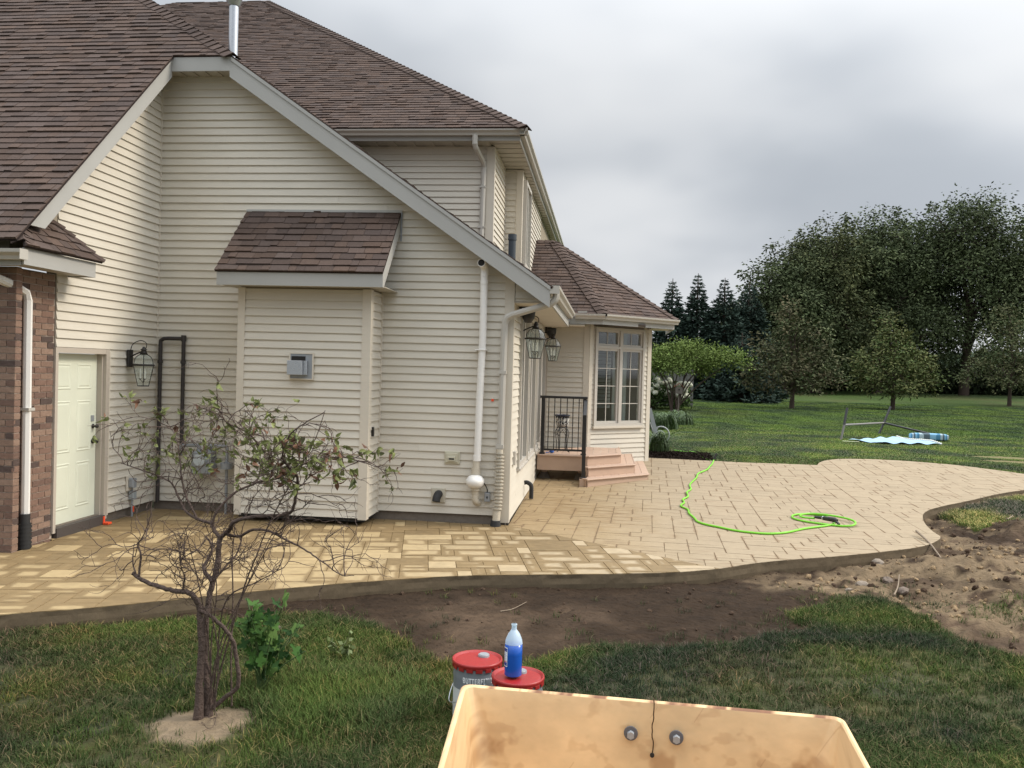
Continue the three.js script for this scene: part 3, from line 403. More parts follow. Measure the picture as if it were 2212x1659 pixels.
{ const pts = curve([[0.57, 3.03, 0.2], [0.57, 2.97, 0.2], [0.555, 2.91, 0.2], [0.5, 2.86, 0.19], [0.42, 2.84, 0.18], [0.1, 2.745, 0.13], [0.0, 2.715, 0.11], [-0.06, 2.68, 0.1], [-0.085, 2.61, 0.09], [-0.09, 2.5, 0.085]], 40, false, 0.3); pts.push(V3(-0.105, 0.98, 0.085));
  const ds = part('downspout', sweep(pts.map((p) => p.toArray()), 0.042, 0.034, [0, 0, 1]), M.gutter, house); part('strap', box(-0.147, -0.05, 1.96, 2.0, 0.03, 0.123), M.gutter, ds); part('strap', box(-0.158, -0.06, 1.0, 1.05, 0.03, 0.124), M.gutter, ds);
  const cp = []; for (let i = 0; i <= 240; i++) { const t = i / 240; cp.push(V3(-0.11 - 0.022 * t + 0.012 * Math.sin(t * 3), mix(0.99, 0.06, t), 0.088 + 0.03 * t)); } part('corrugated_extension', tube(cp, (t) => (t < 0.06 ? 0.045 : t > 0.86 ? 0.05 : 0.05 + 0.015 * Math.sin(t * 21 * 2 * Math.PI)), 16), M.pvcDirty, ds, 'ribbed white flexible drain hose'); part('drain_inlet', cyl(-0.135, 0.0, 0.075, 0.12, 0.07, 0.06), M.blackRough, ds);
  const up = part('downspout', sweep([[-0.96, 5.77, -2.57], [-0.96, 5.62, -2.57], [-0.95, 5.57, -2.6], [-0.87, 5.4, -2.9], [-0.86, 5.33, -2.945], [-0.875, 3.98, -2.945]], 0.042, 0.032, [0, 0, 1]), M.gutter, house); part('strap', box(-0.925, -0.82, 5.0, 5.03, -2.975, -2.91), M.gutter, up); part('strap', box(-0.935, -0.825, 4.34, 4.37, -2.975, -2.91), M.gutter, up);
  const lf = part('downspout', sweep([[-5.2, 2.96, 3.05], [-5.15, 2.9, 3.04], [-4.9, 2.79, 2.97], [-4.84, 2.75, 2.86], [-4.8, 2.68, 2.7], [-4.795, 2.6, 2.67], [-4.79, 0.34, 2.66]], 0.046, 0.036, [0, 0, 1]), M.pvc, house, 'off white rectangular downspout in the brick corner'); part('strap', box(-4.85, -4.735, 1.45, 1.48, 2.61, 2.71), M.gutter, lf);
  const bp = []; for (let i = 0; i <= 90; i++) bp.push(V3(-4.785, mix(0.37, -0.03, i / 90), 2.67)); part('drain_boot', tube(bp, (t) => (t < 0.25 ? 0.052 : 0.066 + 0.006 * Math.sin(t * 60)), 16), M.blackRough, lf); }
// small fittings on the walls
{ const b = part('wall_fixture', merge(box(-0.84, -0.635, 0.765, 0.935, 0.012, 0.035, 0.006), box(-0.82, -0.66, 0.785, 0.915, 0.0355, 0.05, 0.006), box(-0.79, -0.69, 0.81, 0.87, 0.0505, 0.07, 0.004)), mat([0.5, 0.47, 0.36], 0.5), house, 'small beige meter reader plate'); part('slot', box(-0.775, -0.705, 0.828, 0.848, 0.0705, 0.072), M.dark, b);
  part('pipe_flange', box(-1.0, -0.815, 0.255, 0.45, 0.012, 0.04, 0.008), mat([0.47, 0.43, 0.34], 0.6), house);
  part('vent_elbow', tube(curve([[-0.9, 0.37, 0.04], [-0.9, 0.37, 0.1], [-0.905, 0.34, 0.15], [-0.91, 0.29, 0.17]], 14), 0.052, 16, true), M.blackRough, house, 'black plastic pipe elbow low on the gable wall');
  part('outlet', fplate(FR, 0.36, 0.5, 0.74, 0.92, 0.05, 0.0), M.vinylWhite, house); part('drain_elbow', tube(curve([[0.0, 0.27, -2.17], [0.06, 0.28, -2.17], [0.12, 0.24, -2.17], [0.13, 0.16, -2.17], [0.13, 0.03, -2.17]], 16), 0.033, 12), M.blackRough, house);
  part('marker_tape', box(-0.245, -0.212, 1.6, 1.632, 0.021, 0.024), M.orange, house); part('hose_holder', box(-1.72, -1.694, 1.12, 1.24, 0.36, 0.4), M.bronze, house);
  part('plug_light', box(-4.825, -4.79, 0.02, 0.1, 1.21, 1.24), M.orange, house); }
shingleBank.build(); sidingBank.build(); brickBank.build();
// ---------- ground ----------
const inPoly = (P, x, z) => { let c = false; for (let i = 0, j = P.length - 1; i < P.length; j = i++) if ((P[i][1] > z) !== (P[j][1] > z) && x < (P[j][0] - P[i][0]) * (z - P[i][1]) / (P[j][1] - P[i][1]) + P[i][0]) c = !c; return c; };
const distPoly = (P, x, z) => { let m = 1e9; for (let i = 0, j = P.length - 1; i < P.length; j = i++) { const ax = P[j][0], az = P[j][1], bx = P[i][0] - ax, bz = P[i][1] - az, t = clamp(((x - ax) * bx + (z - az) * bz) / (bx * bx + bz * bz), 0, 1); m = Math.min(m, Math.hypot(x - ax - t * bx, z - az - t * bz)); } return inPoly(P, x, z) ? m : -m; };
const smooth2 = (pts, n) => new THREE.CatmullRomCurve3(pts.map(([x, z]) => V3(x, 0, z)), false, 'centripetal').getPoints(n).map((p) => [p.x, p.z]);
const frontEdge = smooth2([[-9, 8.0], [-6, 6.35], [-4.6, 5.55], [-3.42, 4.83], [-2.84, 4.5], [-2.24, 4.08], [-1.5, 3.56], [-0.9, 3.2], [-0.14, 2.82], [0.85, 2.54], [1.9, 2.22], [2.45, 1.93]], 50);
const lobe = smooth2([[2.45, 1.93], [3.0, 1.48], [3.77, 1.05], [4.45, 0.63], [5.1, 0.14], [5.42, -0.26], [5.6, -0.6], [5.64, -0.95], [5.72, -1.4], [5.86, -1.93], [6.03, -2.4], [6.25, -2.8], [6.74, -3.37], [7.38, -4.01], [8.12, -4.79], [8.9, -5.45], [9.9, -6.2]], 70);
const farEdge = smooth2([[9.9, -6.2], [10.2, -6.9], [9.83, -7.51], [9.25, -8.1], [8.71, -8.5], [7.74, -8.83], [6.63, -8.78], [6.2, -8.5], [5.92, -8.12], [5.75, -7.67]], 40);
const walkOutline = [...frontEdge, [0.02, 0.03], [-1.7, -0.02], [-4.85, -0.02], [-4.86, 2.14], [-4.77, 2.2], [-4.77, 2.87], [-9, 2.87]];
const mainOutline = [[0.02, 0.03], ...lobe.slice(0), ...farEdge.slice(1), [4.94, -7.66], [4.24, -7.64], [3.54, -7.71], [2.17, -7.8], [2.15, -7.36], [0.88, -6.2], [0.0, -6.2]];
const dirtA = [[-3.9, 5.12], [-2.27, 4.4], [-1.61, 4.2], [-1.1, 4.0], [-0.65, 4.15], [-0.24, 4.61], [0.1, 4.9], [0.32, 5.1], [0.6, 4.95], [0.95, 4.6], [1.24, 4.27], [1.78, 4.3], [2.34, 4.05], [2.96, 3.62], [2.95, 3.15], [3.4, 2.6], [3.8, 2.35], [4.05, 2.7], [4.15, 3.1], [4.2, 3.6], [4.45, 4.0], [6.0, 4.6], [12, 3], [12, -4.0], [9, -5.9], [7.2, -4.3], [5.8, -2.9], [5.2, -1.0], [4.7, 0.1], [3.3, 0.9], [2.2, 1.6], [0.7, 2.2], [-1.1, 2.9], [-2.4, 3.8], [-3.7, 4.7]];
const patchGrass = [[6.55, -3.2], [8.6, -4.95], [11, -5.2], [11, -2.2], [7.6, -2.2], [6.5, -1.75]];
const treeBed = [[-1.36, 6.3], [-1.28, 6.1], [-1.05, 5.98], [-0.88, 5.99], [-0.8, 6.15], [-0.85, 6.42], [-1.0, 6.55], [-1.22, 6.5]];
function hill(x, z) { const d = Math.max(0, -z - 8); return 0.2 + (d < 46 ? 0.022 * d : 1.012 + 0.45 * (1 - Math.exp(-(d - 46) / 60))) + 0.13 * Math.exp(-((z + 24 + 0.12 * x) ** 2) / 12) * sm(0, 6, d); }
function gy(x, z) {
  let h = z > -8 ? pz(x, z) - 0.118 : hill(x, z) - 0.02; if (z <= -7.4 && z > -9) h = mix(pz(x, z) - 0.105, hill(x, z) - 0.02, sm(-7.4, -9, z)) + 0.03 * sm(-7.5, -7.9, z);
  if (x > 2 && z > -7.4) h += 0.09 * sm(6, 9, x) * sm(-7, -4, -Math.abs(z + 2) - 2);
  h += 0.025 * (fbm(x * 0.7 + 3, z * 0.7, 3) - 0.5);
  return h;
}
const mounds = [[4.95, 1.2, 0.5, 0.17], [5.6, 1.3, 0.55, 0.12], [7.4, -1.5, 0.6, 0.26], [6.3, 0.2, 0.8, 0.16], [4.3, 1.85, 0.3, 0.06], [8.6, -0.6, 1.0, 0.2], [5.3, 2.2, 0.6, 0.1], [6.6, 2.0, 0.9, 0.14]];
function dirtAmt(x, z) { const a = distPoly(dirtA, x, z) + 0.22 * (fbm(x * 2.3, z * 2.3, 3) - 0.5), g = distPoly(patchGrass, x, z) + 0.3 * (fbm(x * 3 + 7, z * 3, 3) - 0.5), b = distPoly(treeBed, x, z) + 0.1 * (fbm(x * 7, z * 7, 3) - 0.5); return Math.max(sm(-0.05, 0.06, a) * 1 * (1 - sm(-0.05, 0.1, g)), sm(-0.03, 0.03, b)); }
const sandAmt = (x, z) => sm(0.42, 0.6, fbm(x * 1.1 + 2, z * 1.1 + 5, 4) * 0.75 + 0.2 * sm(3.4, 4.8, x + z * 0.25) + 0.2 * Math.exp(-((x - 4.95) ** 2 + (z - 1.2) ** 2) / 0.3)) * sm(2.7, 4.2, x + 0.35 * z);
function ground(x, z) {
  let h = gy(x, z); if (z < 9 && z > -8 && x > -6 && x < 13) {
    const d = dirtAmt(x, z); if (d > 0) { const q = sm(3.0, 4.4, x + 0.2 * z); h += d * ((0.06 + 0.12 * q) * (fbm(x * 2.6, z * 2.6, 4) - 0.5) + (0.02 + 0.085 * q) * (fbm(x * 11 + 3, z * 11, 3) - 0.5) - 0.012); for (const m of mounds) h += d * m[3] * Math.exp(-((x - m[0]) ** 2 + (z - m[1]) ** 2) / (m[2] * m[2])); }
    const p = Math.max(distPoly(walkOutline, x, z), distPoly(mainOutline, x, z)); if (p > -0.05) h = Math.min(h, pz(x, z) - mix(0.085, 0.16, sm(-0.05, 0.25, p)));
  }
  if (distPoly(treeBed, x, z) > -0.15) h += 0.05 * sm(-0.15, 0.25, distPoly(treeBed, x, z));
  return h;
}
{
  const axis = (lo, a, b, hi, s) => { const o = []; let st = s, v = a; while (v > lo) { o.unshift(v); st *= 1.07; v -= st; } o.unshift(lo); for (v = a + s; v < b; v += s) o.push(v); st = s; while (v < hi) { o.push(v); st *= 1.07; v += st; } o.push(hi); return o; };
  const X = axis(-400, -4.2, 9.0, 400, 0.062), Z = axis(-420, -9.4, 7.2, 60, 0.062), pos = [], col = [], uv = [], idx = [], W = X.length;
  for (const z of Z) for (const x of X) {
    const y = ground(x, z); pos.push(x, y, z); uv.push(x, z);
    const n = fbm(x * 1.7, z * 1.7, 4), n2 = fbm(x * 6 + 9, z * 6, 3), far = sm(-8, -12, z), dry = sm(0.5, 0.72, fbm(x * 0.35 + 4, z * 0.35 + 1, 4));
    let c = [mix(0.04, 0.095, n) , mix(0.05, 0.085, n), mix(0.02, 0.04, n2)]; // thatch between the blades
    const n5 = fbm(x * 0.9 + 60, z * 1.6, 4), lawn = [mix(0.085, 0.11, n2), mix(0.14, 0.178, n), mix(0.034, 0.046, n2)].map((v) => v * mix(0.75, 1.25, n5)), straw = [0.15, 0.15, 0.06]; c = c.map((v, k) => mix(v, mix(lawn[k], straw[k], dry * 0.5) * mix(1, 0.55 + 0.4 * (fbm(x * 0.12 + 2, z * 0.22, 3) - 0.5), sm(-13, -20, z)), far)); { const cr = Math.exp(-((z + 26.5 + 0.15 * x - 2 * (fbm(x * 0.2, 1, 2) - 0.5)) ** 2) / 3) * sm(0.3, 0.6, fbm(x * 0.3, z * 0.6, 3)); c = [mix(c[0], 0.13, cr * 0.7), mix(c[1], 0.12, cr * 0.7), mix(c[2], 0.055, cr * 0.7)]; }
    const d = (z > -8 && x > -6 && x < 13 && z < 9) ? dirtAmt(x, z) : 0;
    if (d > 0) { const s = sandAmt(x, z) * (1 - sm(0.55, 0.7, n2)), t = 0.75 + 0.5 * n2, tb = distPoly(treeBed, x, z) > -0.1, pale = sm(0.5, 0.68, fbm(x * 0.9 + 1, z * 0.9 + 3, 3)); const e = tb ? [0.23, 0.175, 0.115] : [mix(mix(0.036, 0.084, pale), 0.2, s), mix(mix(0.023, 0.056, pale), 0.145, s), mix(mix(0.014, 0.036, pale), 0.088, s)].map((v) => v * (0.72 + 0.56 * fbm(x * 19, z * 19, 2))); c = c.map((v, k) => mix(v, e[k] * t, d)); }
    if (z < -90) { const t = sm(-90, -160, z); c = c.map((v, k) => mix(v, [0.09, 0.11, 0.04][k], t)); }
    if (Math.hypot((x - 10.8) / 0.9, (z + 9.7) / 0.25) < 1 + 0.4 * n2 || Math.hypot((x - 10.9) / 0.9, (z + 10.6) / 0.3) < 1) c = [0.2, 0.175, 0.085];
    if (x > 2.1 && x < 3.45 && z < -7.75 && z > -8.75) c = [0.03 + 0.03 * n2, 0.02 + 0.02 * n2, 0.016 + 0.012 * n2];
    col.push(...c);
  }
  for (let j = 0; j < Z.length - 1; j++) for (let i = 0; i < W - 1; i++) { const a = j * W + i, b = a + 1, c = a + W, d = c + 1; idx.push(a, c, b, b, c, d); }
  const g = new THREE.BufferGeometry(); g.setAttribute('position', new THREE.Float32BufferAttribute(pos, 3)); g.setAttribute('color', new THREE.Float32BufferAttribute(col, 3)); g.setAttribute('uv', new THREE.Float32BufferAttribute(uv, 2)); g.setIndex(idx); g.computeVertexNormals();
  struct('ground', g, mat([1, 1, 1], 0.95, { vertexColors: true, map: rep(mottleT, 1.1, 1.1), bumpMap: rep(lumpT, 2.1, 2.1), bumpScale: 0.045 }));
}
// ---------- stamped concrete patio ----------
function slab(name, outline, m) {
  const g = new GB(), V = outline.map(([x, z]) => new THREE.Vector2(x, z)); if (THREE.ShapeUtils.area(V) < 0) V.reverse();
  const y = (p) => pz(p.x, p.y) - 0.0065;
  // top as a grid clipped to the outline so that it follows the fall
  const o = V.map((p) => [p.x, p.y]); for (let x = -9; x < 10.5; x += 0.75) for (let z = -9; z < 8.2; z += 0.75) { const q = clean(clipConvex(o, [[x, z], [x + 0.75, z], [x + 0.75, z + 0.75], [x, z + 0.75]])); if (q.length < 3 || Math.abs(areaOf(q)) < 1e-4) continue; const t = q.map(([a, b]) => new THREE.Vector2(a, b)); for (const f of THREE.ShapeUtils.triangulateShape(t, [])) { let [a, b, c] = f.map((i) => V3(t[i].x, y(t[i]), t[i].y)); if (V3().subVectors(b, a).cross(V3().subVectors(c, a)).y < 0) [b, c] = [c, b]; g.tri(a, b, c); } }
  const top = struct(name, g.geo(), m), e = new GB();
  const E = []; for (let i = 0; i < V.length; i++) { const a = V[i], b = V[(i + 1) % V.length], k = a.distanceTo(b) < 1 ? 3 : 1, nx = -(b.y - a.y) / (a.distanceTo(b) || 1), nz = (b.x - a.x) / (a.distanceTo(b) || 1); for (let q = 0; q < k; q++) E.push([new THREE.Vector2(mix(a.x, b.x, q / k), mix(a.y, b.y, q / k)), nx, nz]); }
  const rough = (p, nx, nz, row) => { const w = row ? 0.016 * (fbm(p.x * 9 + row * 3, p.y * 9, 3) - 0.5) + (row === 2 ? -0.006 : 0) : 0.003 * (fbm(p.x * 14, p.y * 14, 2) - 0.5); return V3(p.x + nx * w, pz(p.x, p.y) - [0.003, 0.045, 0.1, 0.22][row] + (row === 0 ? 0.004 * (fbm(p.x * 11, p.y * 11, 2) - 0.6) : 0), p.y + nz * w); };
  let l = 0; for (let i = 0; i < E.length; i++) { const [a, nx, nz] = E[i], [b, mx, mz] = E[(i + 1) % E.length], m2 = l + a.distanceTo(b); for (let row = 0; row < 3; row++) e.quad(rough(a, nx, nz, row), rough(b, mx, mz, row), rough(b, mx, mz, row + 1), rough(a, nx, nz, row + 1), [l, row * 0.05], [m2, row * 0.05], [m2, row * 0.05 + 0.05], [l, row * 0.05 + 0.05]); l = m2; }
  part('slab_edge', e.geo(), M.concrete, top); return top;
}
const TW = { x0: -6.2, z0: -0.2, sx: 9, sz: 6.4 }, TM = { x0: -0.2, z0: -9, sx: 10.6, sz: 11.2 };
function stamp(seed, rot, ox, oz, unit, ext, sizes) { // random ashlar: rectangles in a turned grid
  const r = rng(seed), N = Math.ceil(ext / unit), occ = new Uint8Array(N * N), list = [], c = Math.cos(rot), s = Math.sin(rot);
  for (let j = 0; j < N; j++) for (let i = 0; i < N; i++) { if (occ[j * N + i]) continue; let pick = null; const st = Math.floor(r() * sizes.length); for (let k = 0; k < sizes.length && !pick; k++) { const [w, h] = sizes[(st + k) % sizes.length]; let ok = i + w <= N && j + h <= N; for (let b = 0; b < h && ok; b++) for (let a = 0; a < w; a++) if (occ[(j + b) * N + i + a]) { ok = false; break; } if (ok) pick = [w, h]; } const [w, h] = pick || [1, 1]; for (let b = 0; b < h; b++) for (let a = 0; a < w; a++) occ[(j + b) * N + i + a] = 1; list.push([i * unit, j * unit, w * unit, h * unit, r()]); }
  const toW = (u, v) => [ox + u * c + v * s, oz - u * s + v * c], toL = (x, z) => [(x - ox) * c - (z - oz) * s, (x - ox) * s + (z - oz) * c]; return { list, toW, toL };
}
function bakeDist(T, S, nx, nz) { const D = new Float32Array(nx * nz).fill(9), I = new Float32Array(nx * nz), Q = new Float32Array(nx * nz); for (const [u, v, w, h, q] of S.list) { const cs = [[u, v], [u + w, v], [u + w, v + h], [u, v + h]].map(([a, b]) => S.toW(a, b)), xs = cs.map((p) => p[0]), zs = cs.map((p) => p[1]); const i0 = Math.max(0, Math.floor((Math.min(...xs) - T.x0) / T.sx * nx)), i1 = Math.min(nx - 1, Math.ceil((Math.max(...xs) - T.x0) / T.sx * nx)), j0 = Math.max(0, Math.floor((Math.min(...zs) - T.z0) / T.sz * nz)), j1 = Math.min(nz - 1, Math.ceil((Math.max(...zs) - T.z0) / T.sz * nz)); for (let j = j0; j <= j1; j++) for (let i = i0; i <= i1; i++) { const [a, b] = S.toL(T.x0 + (i + 0.5) / nx * T.sx, T.z0 + (j + 0.5) / nz * T.sz); if (a < u || b < v || a > u + w || b > v + h) continue; D[j * nx + i] = Math.min(a - u, u + w - a, b - v, v + h - b); I[j * nx + i] = q; Q[j * nx + i] = Math.min(a - u, u + w - a); } } return { D, I, Q }; }
const walkS = stamp(21, 12 * D2R, -9.5, -2.2, 0.142, 14, [[2, 2], [3, 2], [2, 1], [4, 2], [3, 1], [2, 1], [3, 2], [1, 2], [2, 2]]);
const mainS = stamp(22, -3 * D2R, -1.5, -9.6, 0.138, 13.2, [[3, 2], [2, 2], [4, 2], [2, 1], [3, 2], [3, 1], [2, 3], [4, 2]]);
function patioMaps(T, S, nx, nz, fn) { const B = bakeDist(T, S, nx, nz), A = new Uint8Array(nx * nz * 4), R = new Uint8Array(nx * nz * 4); for (let j = 0; j < nz; j++) for (let i = 0; i < nx; i++) { const k = j * nx + i, x = T.x0 + (i + 0.5) / nx * T.sx, z = T.z0 + (j + 0.5) / nz * T.sz, [c, rough] = fn(x, z, B.D[k], B.I[k], B.Q[k]); for (let q = 0; q < 3; q++) { const l = clamp(c[q], 0, 1); A[k * 4 + q] = 255 * (l <= 0.0031308 ? 12.92 * l : 1.055 * Math.pow(l, 1 / 2.4) - 0.055); R[k * 4 + q] = 255 * rough; } A[k * 4 + 3] = R[k * 4 + 3] = 255; } const t = [A, R].map((d) => { const q = new THREE.DataTexture(d, nx, nz); q.magFilter = THREE.LinearFilter; q.minFilter = THREE.LinearMipmapLinearFilter; q.needsUpdate = true; return q; }); t[0].colorSpace = THREE.SRGBColorSpace; return t; }
const [walkMap, walkRough] = patioMaps(TW, walkS, 2048, 1456, (x, z, d, id, dq) => { // water left in the joints, the middles of the stones dried pale
  const w = fbm(x * 0.55 + 3.1, z * 0.55 + 7.7, 3), n = fbm(x * 5, z * 5, 3), n3 = fbm(x * 16, z * 16, 2), left = sm(0.6, -2.4, x), wet = 0.03 * left + 0.05 * sm(1.2, 0.1, z) + 0.2 * (w - 0.5) + 0.05 * sm(-0.2, 1.0, x) * sm(2.9, 1.6, z) + 0.044;
  const lone = id < 0.1 ? 0.16 : id > 0.87 ? -0.12 : 0, th = clamp(wet + lone * (0.4 + w) + 0.09 * (n - 0.5) + 0.03 * (n3 - 0.5), -0.02, 0.3), dry = sm(th - 0.02, th + 0.03, d), m = 0.86 + 0.24 * n3 + 0.16 * (n - 0.5) + 0.12 * (id - 0.5);
  const dc = [mix(0.365, 0.36, sm(-2, 2, x)), mix(0.272, 0.286, sm(-2, 2, x)), mix(0.143, 0.188, sm(-2, 2, x))], wc = [0.218, 0.152, 0.074], edge = 1; return [dc.map((v, k) => mix(wc[k], v, dry) * m * edge), mix(0.62, 0.85, dry)]; });
const [mainMap, mainRough] = patioMaps(TM, mainS, 2048, 2048, (x, z, d, id, dq) => {
  const n = fbm(x * 4.2, z * 4.2, 4), st = fbm(x * 2.2 + 40, z * 17, 4), n3 = fbm(x * 22, z * 22, 2), gold = sm(2.7, 0.4, x + 0.5 * (n - 0.5)) * sm(-7, -5, z), wet = gold * sm(0.47, 0.62, fbm(x * 1.3 + 8, z * 1.3, 4)), dark = sm(0.02, 0.003, d + 0.05 * (fbm(x * 5 + 3, z * 5, 3) - 0.42) + (dq < d + 0.001 ? 0 : 0.012)), smear = sm(0.6, 0.74, st) * 0.42 * sm(0.4, 0.6, fbm(x * 1.6, z * 1.6 + 20, 3));
  const m = 0.93 + 0.14 * n3 + 0.1 * (n - 0.5) + 0.07 * (id - 0.5), base = [mix(0.315, 0.3, gold), mix(0.252, 0.22, gold), mix(0.172, 0.123, gold)], dk = [0.2, 0.135, 0.08], we = [0.25, 0.168, 0.085]; return [base.map((v, k) => mix(mix(mix(v, we[k], wet * 0.6 * sm(0.1, 0.02, d)), dk[k], smear), dk[k], dark * 0.6) * m), 0.8 - 0.1 * wet]; });
walkMap.wrapS = walkMap.wrapT = mainMap.wrapS = mainMap.wrapT = THREE.ClampToEdgeWrapping;
const stoneBump = rep(lumpT, 7, 7);
const walkMat = mat([1, 1, 1], 1, { specularIntensity: 0.6, map: walkMap, roughnessMap: walkRough, bumpMap: stoneBump, bumpScale: 0.006 }), mainMat = mat([1, 1, 1], 1, { map: mainMap, roughnessMap: mainRough, bumpMap: stoneBump.clone(), bumpScale: 0.009 });
const walkBase = slab('walkway', walkOutline, mat([0.19, 0.13, 0.062], 0.9, { map: rep(mottleT, 1, 1) })), mainBase = slab('patio', mainOutline, mat([0.22, 0.165, 0.1], 0.9, { map: rep(mottleT, 1, 1) }));
const stoneBank = new Bank('stamped_stone', 'stamped_stones');
function layStones(parent, S, outline, T, mt, gap) {
  const r = rng(9), up = V3(0, 1, 0);
  for (const [u, v, w, h, id] of S.list) {
    const rc = [[u + gap, v + gap], [u + w - gap, v + gap], [u + w - gap, v + h - gap], [u + gap, v + h - gap]].map(([a, b]) => S.toW(a, b)); if (!rc.some(([x, z]) => x > -6.4 && x < 10.5)) continue;
    if (rc.every(([x, z]) => distPoly(outline, x, z) < -0.5)) continue; const q = clean(clipConvex(outline, rc)); if (q.length < 3 || Math.abs(areaOf(q)) < 6e-4) continue;
    const cx = q.reduce((s, p) => s + p[0], 0) / q.length, cz = q.reduce((s, p) => s + p[1], 0) / q.length, tx = (r() - 0.5) * 0.012, tz = (r() - 0.5) * 0.012, dh = (r() - 0.5) * 0.003;
    const fill = (g) => { const P = areaOf(q) < 0 ? q.slice().reverse() : q, uvf = ([x, z]) => [(x - T.x0) / T.sx, (z - T.z0) / T.sz], top = P.map(([x, z]) => V3(mix(x, cx, 0.012), pz(x, z) + dh + (x - cx) * tx + (z - cz) * tz, mix(z, cz, 0.012))), bot = P.map(([x, z]) => V3(x, pz(x, z) - 0.0072, z)), W = P.map(uvf);
      for (const f of THREE.ShapeUtils.triangulateShape(P.map((p) => new THREE.Vector2(...p)), [])) g.tri(top[f[0]], top[f[2]], top[f[1]], W[f[0]], W[f[2]], W[f[1]]);
      for (let i = 0; i < P.length; i++) { const j = (i + 1) % P.length; g.quad(top[i], top[j], bot[j], bot[i], W[i], W[j], W[j], W[i]); } };
    stoneBank.add(parent, mt, fill, V3(cx, pz(cx, cz), cz), up, Math.abs(areaOf(q)));
  }
}
layStones(walkBase, walkS, walkOutline, TW, walkMat, 0.0025); layStones(mainBase, mainS, mainOutline, TM, mainMat, 0.0025); stoneBank.build();
// ---------- fittings that stand or hang by themselves ----------
const clearGlass = pmat([0.86, 0.9, 0.88], 0.05, { transmission: 0.92, thickness: 0 }), candleM = mat([0.8, 0.78, 0.72], 0.5);
function lantern(label, x, y, z, k = 1) { // hangs on a wall that faces +x; y is the height of its rim
  const t = thing('wall_lantern', label, 'lantern', [x, y, z], 'lanterns on the house walls'), B = M.bronze, S = 6, ring = (r, yy, n = S) => Array.from({ length: n + 1 }, (_, i) => V3(r * Math.cos(i / n * 6.2832), yy, r * Math.sin(i / n * 6.2832)));
  t.scale.setScalar(k); const wx = -0.2;
  part('wall_plate', merge(box(wx, wx + 0.03, -0.03, 0.19, -0.055, 0.055, 0.008)), B, t);
  part('arm', merge(tube(curve([[wx + 0.02, 0.1, 0], [-0.1, 0.14, 0], [-0.02, 0.17, 0], [0, 0.16, 0]], 12), 0.009, 6), tube(curve([[wx + 0.02, 0.17, 0], [-0.15, 0.26, 0], [-0.05, 0.31, 0], [0.03, 0.28, 0], [0.03, 0.22, 0], [0, 0.2, 0]], 20), 0.006, 6)), B, t);
  part('finial', lathe([[0, 0.13], [0.05, 0.135], [0.035, 0.165], [0.03, 0.19], [0.045, 0.195], [0.02, 0.21], [0.018, 0.225], [0, 0.235]], 12), B, t);
  part('rim', tube(ring(0.138, 0, S), 0.012, 6, false), B, t); part('base_ring', tube(ring(0.075, -0.265, S), 0.006, 6, false), B, t);
  const bars = []; for (let i = 0; i < S; i++) { const a = i / S * 6.2832, c = Math.cos(a), s = Math.sin(a); bars.push(bar([0.138 * c, 0, 0.138 * s], [0.075 * c, -0.265, 0.075 * s], 0.004, 5)); bars.push(tube(curve([[0.132 * c, 0.01, 0.132 * s], [0.118 * c, 0.075, 0.118 * s], [0.08 * c, 0.118, 0.08 * s], [0.04 * c, 0.135, 0.04 * s]], 6), 0.004, 5)); } part('cage', merge(bars), B, t);
  for (let i = 0; i < S; i++) { const a = (i) / S * 6.2832, b = (i + 1) / S * 6.2832, P = (r, yy, q) => V3(r * Math.cos(q), yy, r * Math.sin(q)), g = new GB(); g.quad(P(0.073, -0.262, b), P(0.073, -0.262, a), P(0.135, -0.004, a), P(0.135, -0.004, b)); part('glass_pane', g.geo(), clearGlass, t); const h = new GB(), pr = [[0.13, 0.012], [0.116, 0.074], [0.079, 0.116], [0.04, 0.133]]; for (let q = 0; q < 3; q++) h.quad(P(pr[q][0], pr[q][1], b), P(pr[q][0], pr[q][1], a), P(pr[q + 1][0], pr[q + 1][1], a), P(pr[q + 1][0], pr[q + 1][1], b)); part('dome_pane', h.geo(), clearGlass, t); }
  for (let i = 0; i < 3; i++) { const a = i * 2.094 + 0.5, c = 0.035 * Math.cos(a), s = 0.035 * Math.sin(a); part('candle', merge(cyl(c, -0.17, -0.085, s, 0.011, 0.011, 8), cyl(c, -0.085, -0.04, s, 0.009, 0.002, 8)), candleM, t); part('candle_cup', merge(cyl(c, -0.185, -0.17, s, 0.008, 0.02, 8), bar([c, -0.185, s], [0, -0.225, 0], 0.004, 5)), B, t); }
  part('stem', cyl(0, -0.265, 0.13, 0, 0.005, 0.005, 6), B, t); return t;
}
lantern('bronze glass lantern on the siding beside the pale green door', -4.615, 1.95, 0.72, 1.0);
lantern('larger looking bronze glass lantern by the downspout, nearer of the patio pair', 0.225, 2.465, -1.0, 1.04);
lantern('bronze glass lantern above the porch railing, farther of the patio pair', 0.225, 2.49, -5.15, 1.04);
for (const [y, z, l] of [[2.79, -0.62, 'black outdoor loudspeaker under the eave behind the bent downspout'], [2.8, -5.75, 'black outdoor loudspeaker under the eave above the farther patio lantern']]) {
  const t = thing('loudspeaker', l, 'speaker', [0.15, y, z], 'loudspeakers under the eave'); const g = lathe([[0, -0.13], [0.045, -0.125], [0.085, -0.06], [0.1, 0.04], [0.1, 0.06], [0, 0.065]], 16); part('cabinet', g, M.black, t); part('grille', lathe([[0, 0.068], [0.09, 0.066], [0.096, 0.062]], 16), M.blackRough, t); part('bracket', merge(box(-0.126, -0.09, -0.04, 0.09, -0.03, 0.03), box(-0.0895, 0.0, 0.075, 0.095, -0.02, 0.02)), M.bronze, t); }
